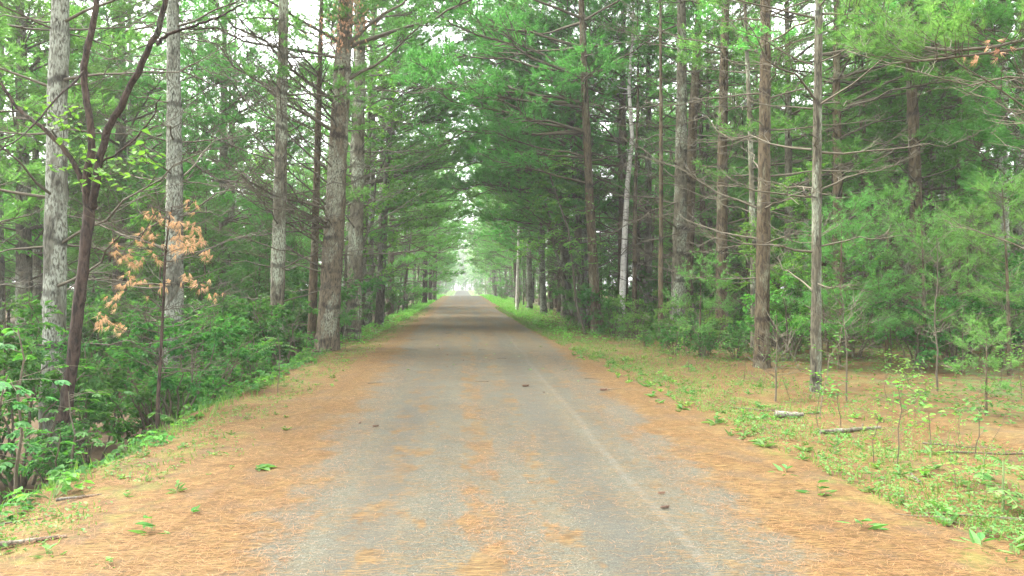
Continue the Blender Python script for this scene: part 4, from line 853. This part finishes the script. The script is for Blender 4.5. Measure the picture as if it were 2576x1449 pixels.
# large maple-like leaves reaching in at the left border
def maple(seed, h, n, L):
    r = np.random.default_rng(seed); gt, g = Geo(), Geo(); P = curve(np.array([[0, 0, -.1]]), np.array([[.05, 0, 1.]]), [h], np.zeros((1, 3)), 7, .03, r)[0]; tubes(gt, P, np.linspace(.02, .005, 7), 6, 0)
    t = r.uniform(.35, 1, n); Q = np.stack([np.interp(t * 6, np.arange(7), P[:, k]) for k in range(3)], -1); az = r.random(n) * 6.28
    P2 = curve(Q, np.stack([np.cos(az), np.sin(az), np.full(n, .3)], -1), r.uniform(.2, .6, n), np.tile([[0, 0, -.2]], (n, 1)), 4, .04, r); tubes(gt, P2, np.full((n, 1), .004) * np.array([[1, .8, .6, .4]]), 3, 0)
    q = np.concatenate([P2[:, 3], P2[:, 2]]); az = np.concatenate([az, az + 1.2]); m_ = len(q); LL = L * r.uniform(.75, 1.15, m_); Nn = rand_unit(m_, r) * .3 + [0, 0, 1]
    for da, sc_ in ((-.95, .62), (-.5, .78), (0, .88), (.5, .78), (.95, .62)):
        leaves(g, q, np.stack([np.cos(az + da), np.sin(az + da), np.full(m_, -.25)], -1), Nn, LL * sc_, LL * .52 * sc_, 0, True, fold=.12, r=r)
    return Proto('maple_sapling', 'sapling', [('stem', gt.mesh('stem', [M['twig']])), ('foliage', g.mesh('foliage', [M['leaf']]))])
MAP = [maple(890, 1.9, 16, .14), maple(891, 1.2, 12, .13)]
for px, d, k, lab in [(40, 7.0, 0, 'large-leaved maple sapling at the left border before the pale trunk'), (-30, 6.2, 1, 'low large-leaved maple at the lower left border'), (190, 8.6, 1, 'maple sapling with bright lobed leaves at the foot of the forked tree')]:
    xy = col_at(px, d); grow(MAP[k], *xy, 1.1, lab, None)

# ------------------------------------------------------------------ verge plants
for px, py, k, s_, lab in [(385, 1335, 2, 1.1, 'flat dandelion clump in the needles at lower left'), (480, 1295, 0, .8, 'dandelion leaves right of the flat clump at lower left'), (135, 1400, 1, 1.1, 'upright single weed standing in needles near the lower left corner'), (275, 1425, 1, .9, 'small weed between the upright weed and the lower edge at left'), (660, 1080, 1, .7, 'upright weed highest on the open left needle slope'), (560, 1010, 1, .7, 'small weed close to the bank plants of the left slope'), (230, 1235, 1, .8, 'small weed at the edge of the ditch grass lower left'), (530, 1195, 1, .6, 'tiny weed in the middle of the left needle slope'), (590, 1175, 0, .6, 'tiny weed right of the middle of the left needle slope'),
                           (2060, 1240, 2, 1.1, 'dandelion clump where needles meet weeds at right'), (1975, 1190, 0, 1.0, 'upright serrated weed at the needle edge at right'), (2170, 1330, 0, 1.1, 'broad dandelion clump in the lower right needles'), (2380, 1320, 1, 1.5, 'tall dandelion leaves standing in the lower right needles'), (2465, 1375, 0, 1.1, 'dandelion clump near the lower right corner'), (2555, 1400, 2, 1.2, 'spreading weed in the lower right corner'), (2290, 1285, 1, .9, 'small weed left of the tall dandelion leaves'), (1650, 1015, 0, 1.0, 'leafy weed where the right needle drift narrows')]:
    xy = at(px, py); taken.append(xy); grow(WEED[k], *xy, s_, lab, None)
for x, y in scatter(150, (2.75, 5.8), (4.6, 19), .16, ok=lambda x, y: x < 3.3 + random.random() ** 1.6 * 2.4 and x > 3.0 + (.3 if y < 7 else 0) - .015 * y):
    grow(random.choice(WEED), x, y, random.uniform(.4, .9), 'leafy weed in the green strip along the right needle drift', 'weeds of the right verge', .1, sink=.005)
for x, y in scatter(46, (-3.5, -1.9), (4.6, 18), .3, ok=lambda x, y: random.random() < (-x - 1.5) / 2):
    grow(random.choice(WEED), x, y, random.uniform(.3, .6), 'small weed poking through the needles of the left slope', 'weeds of the left slope', .1, sink=.005)
for x, y in scatter(110, (-5.6, -3.05), (4.2, 21), .2, ok=lambda x, y: -x > 3.1 + .02 * y and -x < 3.2 + .02 * y + random.random() ** 1.5 * 2):
    grow(random.choice(LOWP), x, y, random.uniform(.55, 1.1), '{size} broad-leaved bramble, {lean}, at the top of the left bank', 'brambles on the left bank', .1, sink=.01)
def cover(n, area, L, m_, name, per=3, hgt=.05, blades=False):
    r = rng; g = Geo(); x, y = area(n); z = gz(x, y)
    if blades:
        P = np.stack([x, y, z - .01], -1); d = nrm(rand_unit(len(x), r) * .45 + [0, 0, 1]); LL = L * r.uniform(.4, 1.2, (len(x), 1)); s = nrm(np.cross(d, rand_unit(len(x), r))) * .0035 * (1 + y[:, None] * .04)
        md = P + d * LL * .6; tp = P + d * LL + np.array([0, 0, -.25]) * LL * r.random((len(x), 1)) + rand_unit(len(x), r) * LL * .15
        V = np.stack([P - s, P + s, md + s * .7, tp, md - s * .7], 1).reshape(-1, 3); o = np.arange(len(x))[:, None] * 5; g.add(V, np.concatenate([o + [[0, 1, 2]], o + [[0, 2, 4]], o + [[4, 2, 3]]]), 0)
    else:
        x = np.repeat(x, per); y = np.repeat(y, per); x = x + r.normal(size=len(x)) * L * .6; y = y + r.normal(size=len(x)) * L * .6
        P = np.stack([x, y, gz(x, y) + hgt * r.random(len(x))], -1); a = r.random(len(x)) * 6.28; LL = L * r.uniform(.5, 1.3, len(x)) * (1 + y * .012)
        leaves(g, P, np.stack([np.cos(a), np.sin(a), r.uniform(-.3, .5, len(x))], -1), rand_unit(len(x), r) * .4 + [0, 0, 1], LL, LL * .6, 0, r=r)
    return mob(name, g.mesh(name, [M[m_]]), kind='stuff')
def clump(x, y, f=.8, th=.0):
    return (np.sin(x * 2.3 * f + 1.1 * np.sin(y * .9 * f)) + np.sin(y * 1.7 * f + 1.3 * np.sin(x * 1.9 * f)) + .6 * np.sin(x * 5.1 + y * 4.3)) > th
def area_r(n):
    y = 4.2 + 56 * rng.random(n * 3) ** 2.0; x = 2.75 + .25 * rng.random(n * 3) + rng.random(n * 3) ** 1.7 * np.interp(y, [4, 12, 40], [2.6, 3.2, 2.6]); k = clump(x, y, 1.6, -1.2) & (x > 3.3 - .02 * y)
    return x[k][:n], y[k][:n]
def area_l(n):
    y = 4.2 + 60 * rng.random(n * 3) ** 1.8; x = -2.1 - rng.random(n * 3) ** .55 * 1.7; k = clump(x, y, 1.7, .2 - .02 * y); return x[k][:n], y[k][:n]
def area_far(n):
    y = 22 + 100 * rng.random(n); s = rng.random(n) < .5; x = np.where(s, -3.0 - rng.random(n) ** 1.3 * 2.6, 3.3 + rng.random(n) ** 1.3 * 3.4); return x, y
def area_rw(n):
    y = 8 + 34 * rng.random(n * 3) ** 1.3; x = 5.0 + rng.random(n * 3) * 22; k = clump(x, y, .5, .25) & (np.arctan2(x, y) < .75); return x[k][:n], y[k][:n]
def area_ditch(n):
    y = 4 + 10 * rng.random(n); x = -3.2 - rng.random(n) * 2.2; return x, y
def area_crest(n):
    y = 112 + 190 * rng.random(n); x = np.where(rng.random(n) < .5, -2.4 - rng.random(n) * 9, 3.3 + rng.random(n) * 9); return x, y
cover(7500, area_r, .034, 'weed', 'ground_cover', 3, .09)
cover(2200, area_l, .035, 'weed', 'ground_cover', 3, .05)
cover(9000, area_far, .07, 'leaf_bright', 'ground_cover', 3, .22)
cover(6500, area_rw, .06, 'leaf', 'ground_cover', 3, .25)
cover(1800, area_ditch, .2, 'grass', 'grass', blades=True)
cover(9500, area_r, .10, 'grass', 'grass', blades=True)
cover(4200, area_l, .06, 'grass', 'grass', blades=True)
cover(9000, area_crest, .22, 'grass', 'grass', blades=True)

# loose needles lying on the floor and the asphalt
def litter():
    r = rng; n = 110000; y = 3.3 + 15 * r.random(n) ** 1.7; u = r.random(n)
    x = np.where(u < .40, -1.0 - 2.7 * r.random(n) ** .9, np.where(u < .80, 1.75 + 4.2 * r.random(n) ** 1.1, np.where(u < .90, np.where(r.random(n) < .6, .16, .66) + r.normal(size=n) * .17, -1.2 + 3.2 * r.random(n))))
    k = (u < .8) | (u > .95) | ((u < .90) & clump(x * 2.2, y * 1.6, 1.0, .3)); x, y = x[k], y[k]; n = len(x)
    onroad = (x > RX0) & (x < RX1); z = np.where(onroad, road_z(y) + .008, gz(x, y) + .014) + r.random(n) * .012
    a = r.random(n) * 6.28; L = r.uniform(.05, .11, n) * .5; d = np.stack([np.cos(a), np.sin(a), r.normal(size=n) * np.where(onroad, .015, .07)], -1) * L[:, None]
    s = np.stack([-np.sin(a), np.cos(a), np.zeros(n)], -1) * .0014 * (.55 + y[:, None] * .05); P = np.stack([x, y, z], -1)
    V = np.stack([P - d - s, P - d + s, P + d], 1).reshape(-1, 3); g = Geo(); g.add(V, np.arange(3 * n).reshape(-1, 3), 0)
    mob('needle_litter', g.mesh('needle_litter', [M['litter']]), kind='stuff')
litter()

# ------------------------------------------------------------------ cones, twigs, sticks and logs
def cone_mesh():
    r = np.random.default_rng(3); g = Geo(); n = 9; t = np.linspace(0, 1, n); P = np.stack([t * .12 - .06, .008 * np.sin(t * 3), np.full(n, .015)], -1)
    tubes(g, P, .010 * np.sin(np.clip(t * .9 + .1, 0, 1) * PI) + .002, 7, 0)
    m_ = 60; tt = r.random(m_); a = r.random(m_) * 6.28; q = np.stack([tt * .11 - .055, np.cos(a) * .009, .015 + np.sin(a) * .009], -1)
    leaves(g, q, np.stack([np.full(m_, .9), np.cos(a) * .7, np.sin(a) * .7], -1), np.stack([np.full(m_, -.6), np.cos(a), np.sin(a)], -1), np.full(m_, .020), np.full(m_, .013), 0, r=r)
    return g.mesh('pine_cone', [M['cone']])
cm = cone_mesh()
def lay(name, me, px, py, rz, s_, label, cat, group=None, dz=0.006):
    x, y = at(px, py) if px is not None else py; z = float(road_z(y)) + .006 if RX0 < x < RX1 else g1(x, y)
    o = mob(name, me, loc=(x, y, z + dz)); o.rotation_euler = (0, 0, rz); o.scale = (s_,) * 3; return tag(o, label, cat, group)
lay('pine_cone', cm, 1672, 1285, .3, .6, 'dark pine cone on the asphalt right of the pale worn line, the lower of two', 'pine cone')
lay('pine_cone', cm, 1664, 1247, .1, .5, 'small dark cone on the asphalt just above the larger cone', 'pine cone')
lay('pine_cone', cm, 945, 1076, .4, .65, 'pine cone on the left half of the road beside the needle edge', 'pine cone')
lay('pine_cone', cm, 905, 1068, 1.4, .5, 'smaller cone left of the cone on the left half of the road', 'pine cone')
lay('pine_cone', cm, 1518, 985, .2, 1.1, 'pine cone lying in the right needle drift', 'pine cone')
lay('pine_cone', cm, 1322, 974, .2, 1.0, 'pine cone in mid road near the start of the pale line', 'pine cone')
for k in range(14):
    y = 11 + 18 * random.random(); x = random.uniform(-1.6, 2.3)
    lay('pine_cone', cm, None, (x, y), random.random() * 6.28, random.uniform(.3, .55), 'small dark cone scattered on the far stretch of the needle-strewn road', 'pine cone', 'cones on the far road')
def stick_mesh(seed, L, r0, m_, side=3):
    r = np.random.default_rng(seed); g = Geo(); n = 8; t = np.linspace(-.5, .5, n); P = np.stack([t * L, r.normal(size=n) * L * .012, np.full(n, r0 * .8) + r.random(n) * r0 * .3], -1); tubes(g, P, r0 * np.linspace(1, .55, n) * r.uniform(.9, 1.1, n), 7, 0, True, True)
    for k in range(side):
        b = P[r.integers(2, n - 1)]; tubes(g, curve(b[None], np.array([[.7, r.choice([-1, 1]) * .7, .15]]), [L * r.uniform(.1, .3)], np.zeros((1, 3)), 4, .05, r), np.array([[.4, .3, .2, .1]]) * r0, 5, 0)
    return g.mesh('stick', [M[m_]])
SK = [stick_mesh(1, .9, .030, 'log', 1), stick_mesh(2, 1.2, .012, 'twig'), stick_mesh(3, .35, .05, 'log', 0), stick_mesh(4, .22, .005, 'dead_twig', 2), stick_mesh(5, .45, .02, 'log', 1), stick_mesh(6, 1.9, .009, 'dead_twig', 4)]
for px, py, k, rz, s_, nm, lab, cat in [(2140, 1088, 0, .25, 1.0, 'fallen_branch', 'grey weathered fallen branch lying on needles among the right saplings', 'branch'), (1985, 1052, 2, -.3, 1.0, 'log', 'short weathered log in the weeds below the slender pine', 'log'), (2450, 1128, 1, -.5, .8, 'fallen_branch', 'dark stick on needles near the right border', 'branch'), (2540, 1145, 1, -.2, 1.0, 'fallen_branch', 'long thin dark stick at the right border', 'branch'), (1940, 1035, 1, -.6, .9, 'fallen_branch', 'thin stick beside the short weathered log', 'branch'), (2400, 1300, 5, -.35, 1.1, 'fallen_branch', 'long thin dead twig in the lower right needles', 'branch'),
                                        (65, 1370, 4, .35, 1.0, 'fallen_branch', 'pale broken stick on needles near the lower left corner', 'branch'), (110, 1305, 1, .5, .45, 'fallen_branch', 'thin dark stick above the pale broken stick at lower left', 'branch'), (200, 1255, 4, .4, .7, 'fallen_branch', 'grey stick by the ditch edge at lower left', 'branch'), (2340, 880, 5, .3, 1.3, 'fallen_branch', 'pale dead branch across the sunny needle floor at right', 'branch'), (2300, 1205, 4, 1.2, .8, 'fallen_branch', 'pale stick end at the foot of the lime green saplings', 'branch')]:
    lay(nm, SK[k], px, py, rz, s_, lab, cat, dz=0)
lean_ = lay('dead_stick', SK[5], 1960, 935, .3, 1.1, 'pale dead stick leaning by the upright brown pine', 'stick', dz=.75); lean_.rotation_euler = (0, R(62), -.6)
def fl():
    g = Geo(); leaves(g, np.zeros((1, 3)), np.array([[1., 0, .15]]), np.array([[0, 0, 1.]]), [.09], [.055], 0, True, fold=.15); return g.mesh('fallen_leaf', [M['weed']])
flm = fl()
g_ = Geo(); leaves(g_, np.zeros((5, 3)), np.array([[1., .1, .12], [.8, .7, .1], [.8, -.7, .1], [.2, 1, .1], [.2, -1, .1]]), np.tile([[0, 0, 1.]], (5, 1)), [.17, .15, .15, .11, .11], [.09, .08, .08, .06, .06], 0, True)
bl = g_.mesh('fallen_leaf', [M['leaf']])
lay('fallen_leaf', bl, 648, 1182, .2, 1.0, 'large green fallen leaf on the left needle slope', 'leaf')
for k in range(36):
    y = 9 + 22 * random.random() ** .8; x = random.uniform(-1.8, 2.6)
    if k % 2: lay('fallen_leaf', flm, None, (x, y), random.random() * 6.28, random.uniform(.6, 1.2), 'small fallen leaf on the needle-strewn middle stretch of road', 'leaf', 'fallen leaves on the road')
    else: lay('fallen_twig', SK[3], None, (x, y), random.random() * 6.28, random.uniform(.6, 1.4), 'tiny dry twig on the needle-strewn middle stretch of road', 'twig', 'fallen twigs on the road', 0)
print('TRIS', sum(sum(len(p.vertices) - 2 for p in m.polygons) for m in bpy.data.meshes))
